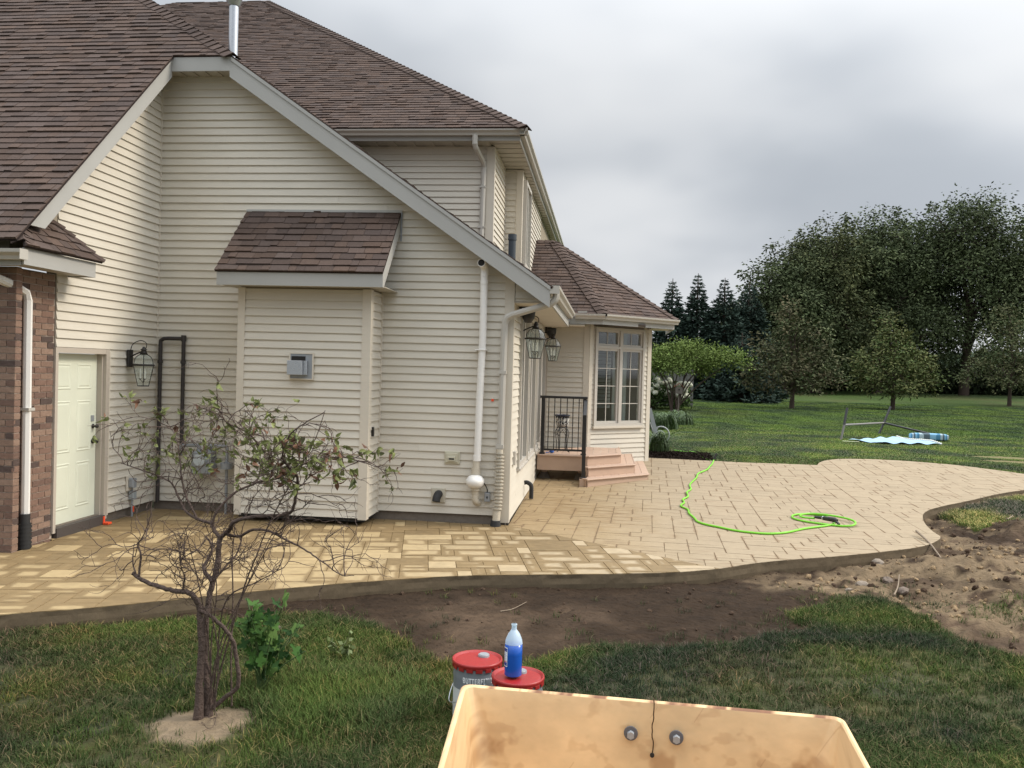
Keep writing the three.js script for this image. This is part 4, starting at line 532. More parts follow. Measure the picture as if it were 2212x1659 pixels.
// vent pipe with fan on the gable wall
{ const t = thing('radon_pipe', 'white plastic vent pipe with round fan housing on the gable wall', 'vent pipe', [-0.385, 0, 0.115]);
  part('pipe', tube([V3(0.02, 3.23, 0), V3(0.02, 2.4, 0), V3(0.0, 1.6, 0), V3(-0.01, 0.85, 0)], 0.047, 18), M.pvc, t);
  part('elbow', tube(curve([[0.02, 3.2, 0], [0.02, 3.28, 0], [0.015, 3.33, 0.03], [0.0, 3.36, 0.1], [-0.005, 3.365, 0.13]], 16), 0.05, 18, false), M.pvc, t); part('elbow_inside', tube(curve([[0.02, 3.22, 0], [0.02, 3.28, 0], [0.015, 3.33, 0.03], [0.0, 3.36, 0.1], [-0.004, 3.364, 0.125]], 16), 0.044, 18, true), M.dark, t); { const r = new THREE.TorusGeometry(0.047, 0.004, 6, 20); r.translate(-0.005, 3.365, 0.13); part('pipe_lip', r, M.pvc, t); }
  part('coupling', merge(cyl(0.02, 3.1, 3.16, 0, 0.051), cyl(-0.012, 0.83, 0.9, 0, 0.052)), M.pvc, t); part('reducer', merge(cyl(-0.02, 0.74, 0.83, 0, 0.05, 0.046), cyl(-0.025, 0.7, 0.74, 0, 0.058), cyl(-0.025, 0.655, 0.7, 0, 0.062, 0.06)), M.pvcDirty, t);
  const f = lathe([[0, 0.655], [0.05, 0.652], [0.09, 0.63], [0.118, 0.59], [0.118, 0.56], [0.112, 0.53], [0.09, 0.5], [0.062, 0.485], [0, 0.48]], 28); f.translate(-0.025, 0, 0.03); part('fan_housing', f, M.pvc, t);
  part('lower_coupling', merge(cyl(-0.02, 0.45, 0.483, 0.02, 0.06), cyl(-0.02, 0.4, 0.45, 0.015, 0.045, 0.05)), M.pvcDirty, t); part('lower_elbow', tube(curve([[-0.02, 0.41, 0.015], [-0.02, 0.34, 0.015], [-0.01, 0.3, 0.0], [0.0, 0.285, -0.06], [0.0, 0.285, -0.1]], 14), 0.044, 16), M.pvcDirty, t);
  part('bracket', box(-0.07, 0.075, 2.255, 2.268, -0.1, 0.055), M.pvc, t); part('cable', tube(curve([[0.07, 0.56, 0], [0.1, 0.52, -0.03], [0.12, 0.46, -0.07], [0.125, 0.41, -0.075]], 12), 0.007, 6), M.blackRough, t); }
{ const t = thing('switch_box', 'small grey electrical switch box between fan pipe and corrugated downspout', 'electrical box', [-0.26, 0.3, 0.018]); part('box', box(-0.036, 0.036, 0, 0.115, 0, 0.05, 0.004), M.greyMetal, t); part('toggle', box(-0.008, 0.008, 0.045, 0.07, 0.051, 0.058), M.dark, t); }
// gas service in the inner corner
{ const t = thing('gas_meter', 'grey gas meter with black looped pipes in the inside corner', 'gas meter', [0, 0, 0]);
  part('pipe', merge(tube(curve([[-4.745, 0.1, 0.075], [-4.745, 2.2, 0.075], [-4.745, 2.28, 0.075], [-4.7, 2.31, 0.075], [-4.62, 2.315, 0.075], [-4.44, 2.315, 0.075]], 40, false, 0.1), 0.026, 10)), M.ironpipe, t); part('pipe', merge(bar([-4.42, 0.75, 0.075], [-4.42, 2.34, 0.075], 0.026, 10), cyl(-4.42, 2.28, 2.36, 0.075, 0.034), cyl(-4.42, 1.98, 2.02, 0.075, 0.036), cyl(-4.745, 1.98, 2.02, 0.075, 0.036)), M.ironpipe, t);
  part('meter_body', merge(box(-4.2, -3.93, 0.52, 0.82, 0.05, 0.24, 0.02), cyl(-4.14, 0.82, 0.88, 0.14, 0.03), cyl(-3.99, 0.82, 0.88, 0.14, 0.03)), M.greyMetal, t); { const g = cyl(0, 0, 0.05, 0, 0.085, 0.08, 20); g.rotateX(Math.PI / 2); g.translate(-4.065, 0.72, 0.24); part('dial', g, mat([0.42, 0.46, 0.47], 0.3), t); } part('regulator', merge(cyl(-3.75, 0.6, 0.68, 0.14, 0.08), bar([-3.99, 0.9, 0.14], [-3.75, 0.9, 0.14], 0.022, 8), bar([-3.75, 0.68, 0.14], [-3.75, 0.9, 0.14], 0.022, 8), bar([-4.42, 0.88, 0.09], [-4.14, 0.9, 0.14], 0.022, 8), bar([-4.42, 0.76, 0.075], [-4.42, 0.9, 0.075], 0.028, 8), bar([-3.75, 0.6, 0.14], [-3.75, -0.05, 0.14], 0.02, 8)), M.greyMetal, t); }
{ const t = thing('utility_box', 'pale cable junction boxes with conduit low on the wall right of the green door', 'junction box', [-4.82, 0, 0.66]); part('mount', box(0.0, 0.03, 0.34, 0.53, -0.07, 0.07, 0.004), M.trim, t); part('cover', box(0.031, 0.1, 0.38, 0.5, -0.03, 0.06, 0.012), M.greyMetal, t); part('lower_box', box(0.0, 0.07, 0.22, 0.33, -0.08, 0.0, 0.006), mat([0.3, 0.33, 0.34], 0.5), t); part('conduit', merge(cyl(0.03, -0.1, 0.22, -0.04, 0.014), bar([0.03, 0.33, -0.04], [0.04, 0.38, -0.02], 0.012)), M.greyMetal, t); part('marker_ribbon', box(0.046, 0.052, 0.06, 0.13, -0.055, -0.03), M.orange, t); }
single('marker_flag', merge(box(-4.79, -4.72, 0.008, 0.03, 1.18, 1.26), box(-4.77, -4.755, 0.0, 0.008, 1.2, 1.24)), M.orange, 'bright orange plastic marker lying at the door threshold', 'marker');
// ---------- porch deck, steps, railing ----------
{ const t = thing('porch_steps', 'tan composite porch deck with three angled steps and black railing', 'steps'), g0 = (x, z) => pz(x, z), r = rng(44), Y = [0.18, 0.345, 0.52];
  const wallcut = [[-1, -8.5], [0.035, -8.5], [0.035, -6.13], [0.86, -6.13], [2.1, -7.255], [2.6, -7.255]];
  const polys = [[[0.95, -3.66], [2.07, -4.85], [2.07, -7.2], [0.95, -6.19]], [[0.95, -4.01], [1.82, -4.9], [1.82, -6.97], [0.95, -6.18]], [[0.045, -4.3], [0.95, -4.3], [1.56, -4.95], [1.56, -6.72], [0.905, -6.13], [0.045, -6.13]]];
  const T = (x, y, z) => V3(x, y, z);
  polys.forEach((P, k) => { // planks run back towards the wall, a nosing board follows the front edge
    const top = Y[k], x0 = Math.min(...P.map((p) => p[0])), x1 = Math.max(...P.map((p) => p[0]));
    let poly = P.map(([x, z]) => [x, -z]); if (areaOf(poly) < 0) poly.reverse(); const FT = frame([0, top - 0.025, 0], [1, 0, 0], [0, 0, -1]); let i = 0;
    const edge = k === 2 ? null : P; for (let x = x0; x < x1 - 0.01; x += 0.142) { const q = clipConvex([[x + 0.003, 0], [x + 0.139, 0], [x + 0.139, 9], [x + 0.003, 9]], poly); const g = new GB(); plate(g, FT, q, 0.025, 0, [r() * 3, r() * 3]); if (g.p.length) part('deck_plank', g.geo(), i++ % 3 ? M.composite : M.compositeB, t); }
    const low = k === 0 ? -1 : Y[k - 1]; const skirt = (a, b, y0a, y0b) => { const d = V3(b[0] - a[0], 0, b[1] - a[1]).normalize(), n = V3(d.z, 0, -d.x).negate(), A = T(a[0], 0, a[1]).addScaledVector(n, -0.03), B = T(b[0], 0, b[1]).addScaledVector(n, -0.03), g = new GB(), tp = top - 0.0255, o = n.clone().multiplyScalar(0.018); const a0 = A.clone().setY(y0a), a1 = A.clone().setY(tp), b0 = B.clone().setY(y0b), b1 = B.clone().setY(tp), q = [a0, b0, b1, a1], f = q.map((p) => p.clone().add(o)); g.quad(...f); g.quad(q[3], q[2], q[1], q[0]); for (let i2 = 0; i2 < 4; i2++) g.quad(q[i2], q[(i2 + 1) % 4], f[(i2 + 1) % 4], f[i2]); return g.geo(); };
    const nose = (a, b) => { const d = V3(b[0] - a[0], 0, b[1] - a[1]).normalize(), n = V3(d.z, 0, -d.x).negate(), g = extr([[0, 0], [0.022, 0.003], [0.026, 0.014], [0.02, 0.026], [0, 0.028], [-0.12, 0.0285], [-0.12, 0.0]], [a[0], top - 0.026, a[1]], [b[0], top - 0.026, b[1]], n.toArray(), [0, 1, 0]); return g; };
    if (k < 2) { const yb = (p) => (k === 0 ? g0(...p) + 0.001 : Y[k - 1] + 0.001); part('riser', skirt(P[0], P[1], yb(P[0]), yb(P[1])), M.composite, t); part('nosing', nose(P[0], P[1]), M.compositeB, t); part('riser', skirt(P[1], P[2], yb(P[1]), yb(P[2])), M.compositeB, t); part('stringer', skirt([P[0][0], -6.1], P[0], k ? Y[0] : g0(0.9, -6), yb(P[0])), M.composite, t); }
    else { part('riser', skirt(P[1], P[2], Y[1] + 0.001, Y[1] + 0.001), M.composite, t); part('nosing', nose(P[1], P[2]), M.compositeB, t); part('riser', skirt(P[2], P[3], Y[1] + 0.001, Y[1] + 0.001), M.compositeB, t); part('skirt_board', skirt(P[0], P[1], 0.24, 0.24), M.composite, t, 'wide tan fascia board under the deck edge'); part('nosing', nose(P[0], P[1]), M.composite, t); }
  });
  for (const [x, z] of [[0.16, -4.62], [0.82, -4.6]]) { part('support_post', box(x - 0.045, x + 0.045, g0(x, z) + 0.1, 0.49, z - 0.045, z + 0.045), M.compositeB, t); const g = new THREE.CylinderGeometry(0.085, 0.16, 0.12, 4); g.rotateY(Math.PI / 4); g.translate(x, g0(x, z) + 0.045, z); part('pier_block', g, M.foundation, t); }
  part('step_cheek', box(0.83, 0.945, g0(0.88, -3.72) - 0.01, 0.165, -3.98, -3.71), M.composite, t);
  // railing: two tall posts with balusters, and the short sloping rail down the steps
  const post = (x, y0, y1, z) => { const p = part('railing_post', box(x - 0.032, x + 0.032, y0, y1, z - 0.032, z + 0.032, 0.003), M.black, t); part('post_base', box(x - 0.05, x + 0.05, y0, y0 + 0.03, z - 0.05, z + 0.05, 0.006), M.black, p); return p; };
  post(0.125, 0.521, 1.53, -4.37); post(0.87, 0.521, 1.53, -4.37); post(0.89, 0.166, 1.25, -3.82);
  part('top_rail', box(0.07, 0.92, 1.531, 1.575, -4.41, -4.33, 0.006), M.black, t); part('bottom_rail', box(0.158, 0.837, 0.585, 0.62, -4.385, -4.355), M.black, t);
  for (let i = 1; i <= 6; i++) { const x = 0.125 + 0.745 * i / 7 + (i > 3 ? 0.006 : -0.006); part('baluster', box(x - 0.008, x + 0.008, 0.621, 1.53, -4.378, -4.362), M.black, t); }
  part('stair_rail', extr([[-0.03, -0.022], [0.03, -0.022], [0.03, 0.022], [-0.03, 0.022]], [0.888, 1.5, -4.345], [0.892, 1.25, -3.78], [1, 0, 0], [0, 1, 0]), M.black, t); part('stair_rail', extr([[-0.016, -0.018], [0.016, -0.018], [0.016, 0.018], [-0.016, 0.018]], [0.885, 0.68, -4.345], [0.892, 0.34, -3.85], [1, 0, 0], [0, 1, 0]), M.black, t); }
{ // plant stand and patterned pot
  const t = thing('plant_stand', 'black wrought iron plant stand with curved legs on the porch deck', 'plant stand', [0.45, 0.521, -4.95]); const legs = []; for (let i = 0; i < 4; i++) { const a = i * Math.PI / 2 + 0.5, c = Math.cos(a), s = Math.sin(a); part('leg', tube(curve([[0.17 * c, 0.005, 0.17 * s], [0.13 * c, 0.02, 0.13 * s], [0.115 * c, 0.12, 0.115 * s], [0.13 * c, 0.26, 0.13 * s], [0.15 * c, 0.36, 0.15 * s], [0.11 * c, 0.43, 0.11 * s], [0.09 * c, 0.455, 0.09 * s]], 20), 0.008, 6), M.black, t); const b = a + Math.PI / 2; part('scroll', tube(curve([[0.12 * c, 0.3, 0.12 * s], [0.1 * Math.cos((a + b) / 2), 0.42, 0.1 * Math.sin((a + b) / 2)], [0.12 * Math.cos(b), 0.3, 0.12 * Math.sin(b)]], 12), 0.005, 5), M.black, t); } { const g = new THREE.TorusGeometry(0.1, 0.008, 6, 24); g.rotateX(Math.PI / 2); g.translate(0, 0.455, 0); part('ring', g, M.black, t); }
  const cv = document.createElement('canvas'); cv.width = 1024; cv.height = 256; const q = cv.getContext('2d'); q.fillStyle = '#0b1020'; q.fillRect(0, 0, 1024, 256); q.strokeStyle = '#e6e4dc'; q.lineWidth = 9; q.lineCap = 'round'; for (let i = 0; i < 8; i++) { const x = 64 + i * 128; q.beginPath(); q.moveTo(x, 50); q.lineTo(x, 235); q.stroke(); for (const s of [-1, 1]) for (const [y, rr] of [[85, 22], [150, 26], [205, 20]]) { q.beginPath(); q.arc(x + s * 30, y, rr, s > 0 ? 2.4 : -1.2, s > 0 ? 6.9 : 3.8); q.stroke(); q.beginPath(); q.arc(x + s * 30, y, 5, 0, 7); q.stroke(); } q.beginPath(); q.arc(x + 64, 120, 15, 0, 7); q.stroke(); q.beginPath(); q.moveTo(x + 64, 30); q.lineTo(x + 50, 62); q.lineTo(x + 78, 62); q.closePath(); q.stroke(); }
  const tx = new THREE.CanvasTexture(cv); tx.colorSpace = THREE.SRGBColorSpace; const p = thing('flower_pot', 'dark blue and white patterned pot on the iron plant stand', 'pot', [0.45, 0.985, -4.95]); part('body', lathe([[0, 0], [0.085, 0], [0.115, 0.03], [0.128, 0.1], [0.125, 0.17], [0.13, 0.2]], 32), mat([1, 1, 1], 0.25, { map: tx }), p); part('rim', lathe([[0.12, 0.195], [0.142, 0.2], [0.145, 0.225], [0.13, 0.228], [0.12, 0.2], [0.1, 0.16], [0, 0.15]], 32), mat([0.012, 0.016, 0.035], 0.25), p); }
{ const t = thing('blue_knob', 'small bright blue plastic knob lying on the porch deck edge', 'knob', [0.29, 0.521, -4.55]); const g = new THREE.IcosahedronGeometry(0.035, 2); g.scale(1.25, 0.9, 0.9); g.translate(0, 0.032, 0); part('knob', g, mat([0.02, 0.11, 0.45], 0.45), t); part('stem', bar([-0.04, 0.02, 0], [-0.11, 0.008, 0.03], 0.009), mat([0.02, 0.1, 0.4], 0.5), t); }
// ---------- green hose ----------
{ const t = thing('garden_hose', 'lime green garden hose snaking over the patio and ending in a loose coil', 'hose'), lime = mat([0.17, 0.52, 0.02], 0.5, { bumpMap: rep(grainT, 8, 8), bumpScale: 0.001 });
  const base = [[3.6, -7.7], [3.44, -6.91], [3.18, -6.06], [2.98, -5.27], [2.76, -4.14], [2.65, -3.57], [2.56, -2.95], [2.5, -2.5], [2.44, -2.05], [2.47, -1.6], [2.5, -1.0], [2.58, -0.68], [2.78, -0.45], [2.98, -0.25], [3.29, -0.15], [3.57, -0.28], [3.89, -0.64], [4.2, -0.9]]; let pts = curve(base.map(([x, z]) => [x, 0, z]), 260); let acc = 0; pts = pts.map((p, i) => { if (i) acc += Math.hypot(p.x - pts[Math.max(0, i - 1)].x, 0); const f = sm(0.02, 0.1, i / 260) * sm(0.66, 0.5, i / 260), w = 0.022 * f * Math.sin(i * 0.3) + 0.02 * f * Math.sin(i * 0.1); return V3(p.x + w, pz(p.x, p.z) + 0.016, p.z + w * 0.2); });
  part('hose_run', tube(pts, 0.0145, 10), lime, t);
  const coil = curve([[4.2, 0, -0.9], [4.38, 0, -1.1], [4.47, 0, -1.45], [4.4, 0, -1.78], [4.15, 0, -1.84], [3.97, 0, -1.68], [3.93, 0, -1.42], [4.06, 0, -1.2], [4.38, 0, -1.0], [4.6, 0, -0.98], [4.7, 0, -1.2], [4.66, 0, -1.46], [4.45, 0, -1.7], [4.22, 0, -1.74], [4.05, 0, -1.58], [4.05, 0, -1.4], [4.2, 0, -1.36]], 160).map((p, i) => V3(p.x, pz(p.x, p.z) + 0.016 + 0.026 * sm(80, 100, i), p.z)); part('hose_coil', tube(coil, 0.0145, 10), lime, t);
  const fp = curve([[3.6, 0, -7.72], [3.52, 0, -7.95], [3.42, 0, -8.15], [3.34, 0, -8.7], [3.18, 0, -9.0], [2.9, 0, -9.3]], 30).map((p) => V3(p.x, ground(p.x, p.z) + 0.03, p.z)); part('hose_run', tube(fp, 0.0145, 8), lime, t);
  const y0 = pz(4.3, -1.2) + 0.06; part('spray_nozzle', merge(tube([V3(4.2, y0, -1.36), V3(4.27, y0 + 0.005, -1.28), V3(4.31, y0 + 0.01, -1.22), V3(4.4, y0 + 0.015, -1.1), V3(4.43, y0 + 0.01, -1.07)], [0.018, 0.022, 0.032, 0.034, 0.02], 12), tube(curve([[4.38, y0, -1.13], [4.42, y0 - 0.01, -1.04], [4.43, y0 - 0.03, -0.99]], 8), 0.018, 8)), M.black, t); part('nozzle_ring', tube([V3(4.285, y0 + 0.006, -1.262), V3(4.295, y0 + 0.007, -1.248)], 0.03, 14), M.galv, t);
  part('coupling', merge(tube([V3(3.6, pz(3.6, -7.7) + 0.03, -7.7), V3(3.66, pz(3.6, -7.7) + 0.16, -7.74)], 0.02, 10)), M.black, t); }
// ---------- pails and bottle ----------
function wordTex(word, x, size) { const c = document.createElement('canvas'); c.width = 2048; c.height = 512; const q = c.getContext('2d'); q.fillStyle = '#7b8085'; q.fillRect(0, 0, 2048, 512); const r = rng(3); for (let i = 0; i < 900; i++) { q.fillStyle = r() < 0.5 ? 'rgba(40,42,45,0.10)' : 'rgba(190,190,185,0.10)'; q.fillRect(r() * 2048, r() * 512, 2 + r() * 14, 1 + r() * 10); } q.fillStyle = '#cfd2d0'; q.fillRect(0, 190, 2048, 300); q.fillStyle = '#6a6f74'; for (let i = 0; i < 6; i++) q.fillRect(430 + i * 330, 195, 8, 290); q.fillStyle = '#8b9095'; for (let j = 0; j < 9; j++) q.fillRect(470, 230 + j * 26, 240, 5); for (let j = 0; j < 9; j++) q.fillRect(1130, 230 + j * 26, 250, 5); q.fillStyle = '#e8eaea'; q.font = 'bold ' + size + 'px sans-serif'; for (const k of [0, 1]) q.fillText(word, (x + k * 1024) % 2048, 120); const t = new THREE.CanvasTexture(c); t.colorSpace = THREE.SRGBColorSpace; t.wrapS = THREE.RepeatWrapping; return t; }
const red = mat([0.38, 0.022, 0.02], 0.38, { map: rep(mottleT, 3, 3) });
function pail(label, x, z, turn) {
  const t = thing('steel_pail', label, 'pail', [x, ground(x, z) + 0.004, z], 'steel pails behind the tub'), H = 0.36, R = 0.142; t.rotation.y = turn; 
  const g = lathe([[0, 0], [R - 0.004, 0], [R, 0.006], [R, 0.09], [R + 0.003, 0.1], [R, 0.11], [R, 0.27], [R + 0.004, 0.282], [R, 0.294], [R, H - 0.02]], 40); { const p = g.attributes.position, u = g.attributes.uv; for (let i = 0; i < p.count; i++) u.setY(i, clamp(p.getY(i) / (H - 0.02), 0, 1)); } part('can', g, mat([1, 1, 1], 0.42, { metalness: 0.15, map: wordTex('BUTTERFIELD', 150, 70) }), t);
  part('lid', lathe([[0, H + 0.004], [R - 0.02, H + 0.006], [R - 0.012, H + 0.001], [R - 0.004, H + 0.001], [R + 0.002, H + 0.012], [R + 0.01, H + 0.012], [R + 0.012, H], [R + 0.006, H - 0.016]], 48), red, t);
  for (let i = 0; i < 16; i++) { const a = i / 16 * 6.2832, b = box(-0.02, 0.02, H - 0.034, H - 0.008, R + 0.001, R + 0.008, 0.003); b.rotateY(a); part('lid_lug', b, red, t); }
  part('spout_cap', merge(cyl(-0.03, H + 0.005, H + 0.016, -0.06, 0.036, 0.034, 20), cyl(-0.03, H + 0.016, H + 0.02, -0.06, 0.03, 0.028, 20)), M.greyMetal, t);
  part('handle', tube(curve([[-R - 0.004, 0.27, 0], [-R * 0.95, 0.2, R * 0.6], [-0.02, 0.13, R + 0.03], [R * 0.7, 0.18, R * 0.9], [R + 0.004, 0.27, 0]], 24), 0.003, 6), M.galv, t); part('handle_ear', merge(box(-R - 0.012, -R + 0.002, 0.255, 0.29, -0.018, 0.018, 0.003), box(R - 0.002, R + 0.012, 0.255, 0.29, -0.018, 0.018, 0.003)), M.greyMetal, t); return t;
}
pail('grey steel pail with red lid, left and farther of the two', 0.482, 5.86, -0.95); const pail2 = pail('grey steel pail with red lid carrying the blue bottle', 0.755, 6.1, -0.62);
{ const y = pail2.position.y + 0.373, t = thing('liquid_bottle', 'clear plastic bottle half filled with blue liquid on a red pail lid', 'bottle', [0.728, y, 6.125]); const R = 0.05;
  part('shell', lathe([[R, 0.188], [R, 0.19], [R - 0.003, 0.21], [R - 0.016, 0.243], [0.018, 0.265], [0.0145, 0.272], [0.0145, 0.292], [0.0165, 0.293], [0.0165, 0.3], [0.013, 0.3]], 36), pmat([0.72, 0.86, 0.95], 0.4, { transmission: 0.5, thickness: 0, side: THREE.DoubleSide }), t);
  part('blue_liquid', lathe([[0, 0.003], [R - 0.011, 0.0035], [R, 0.011], [R, 0.115], [R - 0.0012, 0.12], [R, 0.125], [R, 0.1875], [0, 0.1875]], 36), pmat([0.012, 0.085, 0.4], 0.2), t);
  const c = document.createElement('canvas'); c.width = 256; c.height = 512; const q = c.getContext('2d'); q.fillStyle = '#e9eef2'; q.fillRect(0, 0, 256, 512); q.fillStyle = '#26408f'; q.fillRect(14, 30, 228, 90); q.fillRect(14, 400, 228, 90); q.fillStyle = '#b8202c'; q.fillRect(14, 370, 228, 22); q.fillStyle = '#5a6ea6'; for (let i = 0; i < 9; i++) q.fillRect(24, 140 + i * 25, 150 + (i * 37) % 60, 9); const lt = new THREE.CanvasTexture(c); lt.colorSpace = THREE.SRGBColorSpace;
  const g = new THREE.CylinderGeometry(R + 0.0012, R + 0.0012, 0.11, 20, 1, true, -1.65, 1.0); g.translate(0, 0.118, 0); part('paper_label', g, mat([1, 1, 1], 0.5, { map: lt, side: THREE.DoubleSide }), t); }
// ---------- yellow poly tub of the concrete buggy ----------
{ const t = thing('buggy_tub', 'stained yellow plastic tub of a concrete buggy with two bolts and a crack', 'tub', [1.325, 0, 8.835]); t.rotation.y = -0.055;
  const tubTex = dataTex(1024, 1024, (i, j) => { const x = i / 1024, y = j / 1024, n = fbm(x * 7, y * 5, 5), s = fbm(x * 4 + 9, y * 3, 4), f = fbm(x * 40, y * 40, 3), dirt = sm(0.46, 0.72, s) * 0.6 + sm(0.58, 0.78, fbm(x * 16, y * 9 + 3, 4)) * 0.6 + sm(0.55, 0.7, fbm(x * 30, y * 30 + 8, 3)) * 0.22, scr = (Math.abs(((x * 1.3 - y * 0.55) * 9) % 1 - 0.5) < 0.012 && fbm(x * 30, y * 4, 2) > 0.66) ? 0.2 : 0; const c = [0.86, 0.73, 0.55], d = [0.55, 0.38, 0.23]; const k = clamp(dirt * 0.72 + scr, 0, 0.85), m = 0.92 + 0.16 * (n - 0.5) + 0.08 * (f - 0.5); return [0, 1, 2].map((q) => mix(c[q], d[q], k) * m); }, true);
  const poly = pmat([1, 1, 1], 0.42, { map: tubTex, bumpMap: rep(lumpT, 1.5, 1.5), bumpScale: 0.002 });
  // rings from the outer lip over the rim, down the inside to the floor (local: x across, z towards the viewer)
  const ringAt = (hw, z0, z1, y, cr, n = 8) => { const o = []; const cs = [[hw - cr, z0 + cr, -Math.PI / 2, 0], [hw - cr, z1 - cr, 0, Math.PI / 2], [-hw + cr, z1 - cr, Math.PI / 2, Math.PI], [-hw + cr, z0 + cr, Math.PI, Math.PI * 1.5]]; for (const [cx, cz, a0, a1] of cs) for (let k = 0; k <= n; k++) { const a = mix(a0, a1, k / n); o.push(V3(cx + cr * Math.cos(a), y, cz + cr * Math.sin(a))); } return o; };
  const rings = [ringAt(0.41, 0.05, 1.0, 0.62, 0.1), ringAt(0.462, -0.006, 1.066, 1.17, 0.03), ringAt(0.468, -0.013, 1.073, 1.176, 0.028), ringAt(0.469, -0.014, 1.074, 1.187, 0.028), ringAt(0.466, -0.011, 1.071, 1.19, 0.026), ringAt(0.46, -0.005, 1.065, 1.1905, 0.024), ringAt(0.456, 0.0, 1.061, 1.187, 0.024), ringAt(0.45, 0.007, 1.054, 1.16, 0.03), ringAt(0.436, 0.02, 1.04, 1.09, 0.045), ringAt(0.4, 0.055, 1.0, 0.9, 0.07), ringAt(0.37, 0.085, 0.96, 0.72, 0.09), ringAt(0.3, 0.15, 0.9, 0.665, 0.1), ringAt(0.05, 0.45, 0.6, 0.655, 0.02)];
  const n = rings[0].length, pos = [], uv = [], idx = []; let len = 0; rings.forEach((R, i) => { for (const p of R) p.x = p.x * (1 - 0.13 * Math.max(0, p.z)) + 0.055 * Math.max(0, p.z); if (i) len += 0.5 * R[0].distanceTo(rings[i - 1][0]) + 0.02; for (let k = 0; k <= n; k++) { const p = R[k % n]; pos.push(p.x, p.y, p.z); uv.push((p.x + 0.5) * 0.8 + p.z * 0.15, (p.y - 0.6) * 1.2 + p.z * 0.22); } }); const rimIdx = []; for (let i = 0; i < rings.length - 1; i++) for (let k = 0; k < n; k++) { const a = i * (n + 1) + k, b = a + 1, c = a + n + 1, d = c + 1; (i > 0 && i < 6 ? rimIdx : idx).push(a, b, c, b, d, c); }
  const g = new THREE.BufferGeometry(); g.setAttribute('position', new THREE.Float32BufferAttribute(pos, 3)); g.setAttribute('uv', new THREE.Float32BufferAttribute(uv, 2)); g.setIndex(idx); poly.side = THREE.DoubleSide; part('shell', toCreasedNormals(g.toNonIndexed(), 0.75), poly, t);
  const rg = g.clone(); rg.setIndex(rimIdx); const rimTex = dataTex(1024, 256, (i, j) => { const x = i / 1024, y = j / 256, k = sm(0.42, 0.62, fbm(x * 26, y * 5, 4)) * 0.8, m = 0.9 + 0.2 * fbm(x * 90, y * 30, 2); return [mix(0.85, 0.4, k) * m, mix(0.72, 0.24, k) * m, mix(0.54, 0.15, k) * m]; }, true); part('rim', toCreasedNormals(rg.toNonIndexed(), 0.75), mat([1, 1, 1], 0.6, { map: rimTex, side: THREE.DoubleSide }), t, 'thin rust stained rim');
  for (const x of [-0.035, 0.075]) { const b = part('bolt', (() => { const q = cyl(0, 0, 0.012, 0, 0.0095, 0.0095, 6); q.rotateX(Math.PI / 2); q.translate(x, 1.118, 0.03); return q; })(), M.greyMetal, t); part('washer', (() => { const q = cyl(0, 0, 0.005, 0, 0.0175, 0.0165, 24); q.rotateX(Math.PI / 2); q.rotateX(-0.12); q.translate(x, 1.118, 0.025); return q; })(), mat([0.12, 0.12, 0.13], 0.55, { metalness: 0.5 }), b); }
  const cp = []; for (let i = 0; i <= 16; i++) { const u = i / 16; cp.push(V3(0.018 + 0.002 * Math.sin(u * 9) + 0.0022 * (hash(i, 7) - 0.5), mix(1.196, 1.075, u), u < 0.12 ? mix(-0.004, 0.015, u / 0.12) : mix(0.016, 0.031, (u - 0.12) / 0.88))); } part('crack', tube(cp, 0.0015, 5), mat([0.05, 0.03, 0.015], 0.9), t); part('stop_hole', (() => { const q = cyl(0, 0, 0.004, 0, 0.0055, 0.0055, 14); q.rotateX(Math.PI / 2); q.translate(0.018, 1.072, 0.0305); return q; })(), M.dark, t);
  part('chassis', merge(box(-0.3, 0.3, 0.42, 0.6, 0.12, 1.0, 0.02), box(-0.28, 0.28, 0.6005, 0.65, 0.15, 0.95)), M.greyMetal, t); for (const x of [-0.36, 0.36]) for (const z of [0.25, 0.85]) { const w = new THREE.TorusGeometry(0.17, 0.075, 10, 24); w.rotateY(Math.PI / 2); const gy0 = ground(1.325 + x, 8.835 + z); w.translate(x, gy0 + 0.245, z); const wh = part('wheel', w, M.blackRough, t); const h = new THREE.CylinderGeometry(0.1, 0.1, 0.08, 16); h.rotateZ(Math.PI / 2); h.translate(x, gy0 + 0.245, z); part('hub', h, M.greyMetal, wh); part('axle', bar([x * 0.8, 0.43, z], [x, gy0 + 0.24, z], 0.02), M.greyMetal, t); } }
// ---------- plants ----------
const leafMat = (o = {}) => pmat([1, 1, 1], 0.75, { vertexColors: true, side: THREE.DoubleSide, transmission: 0.25, thickness: 0, ...o });
const farLeaf = mat([1, 1, 1], 0.85, { vertexColors: true, side: THREE.DoubleSide });
function leafCard(g, c, dir, nrm, len, wid) { // folded diamond leaf
  const s = V3().crossVectors(dir, nrm).normalize(), n = V3().crossVectors(s, dir).normalize(), a = c, b = c.clone().addScaledVector(dir, len), m = c.clone().addScaledVector(dir, len * 0.45).addScaledVector(n, -wid * 0.25), l = c.clone().addScaledVector(dir, len * 0.45).addScaledVector(s, wid / 2), r = c.clone().addScaledVector(dir, len * 0.45).addScaledVector(s, -wid / 2); g.tri(a, r, b); g.tri(a, b, l);
}
const rdir = (r) => { const z = r() * 2 - 1, a = r() * 6.2832, q = Math.sqrt(1 - z * z); return V3(q * Math.cos(a), z, q * Math.sin(a)); };
const barkM = mat([0.1, 0.075, 0.06], 0.9, { map: rep(mottleT, 3, 3), bumpMap: rep(lumpT, 5, 5), bumpScale: 0.01 });
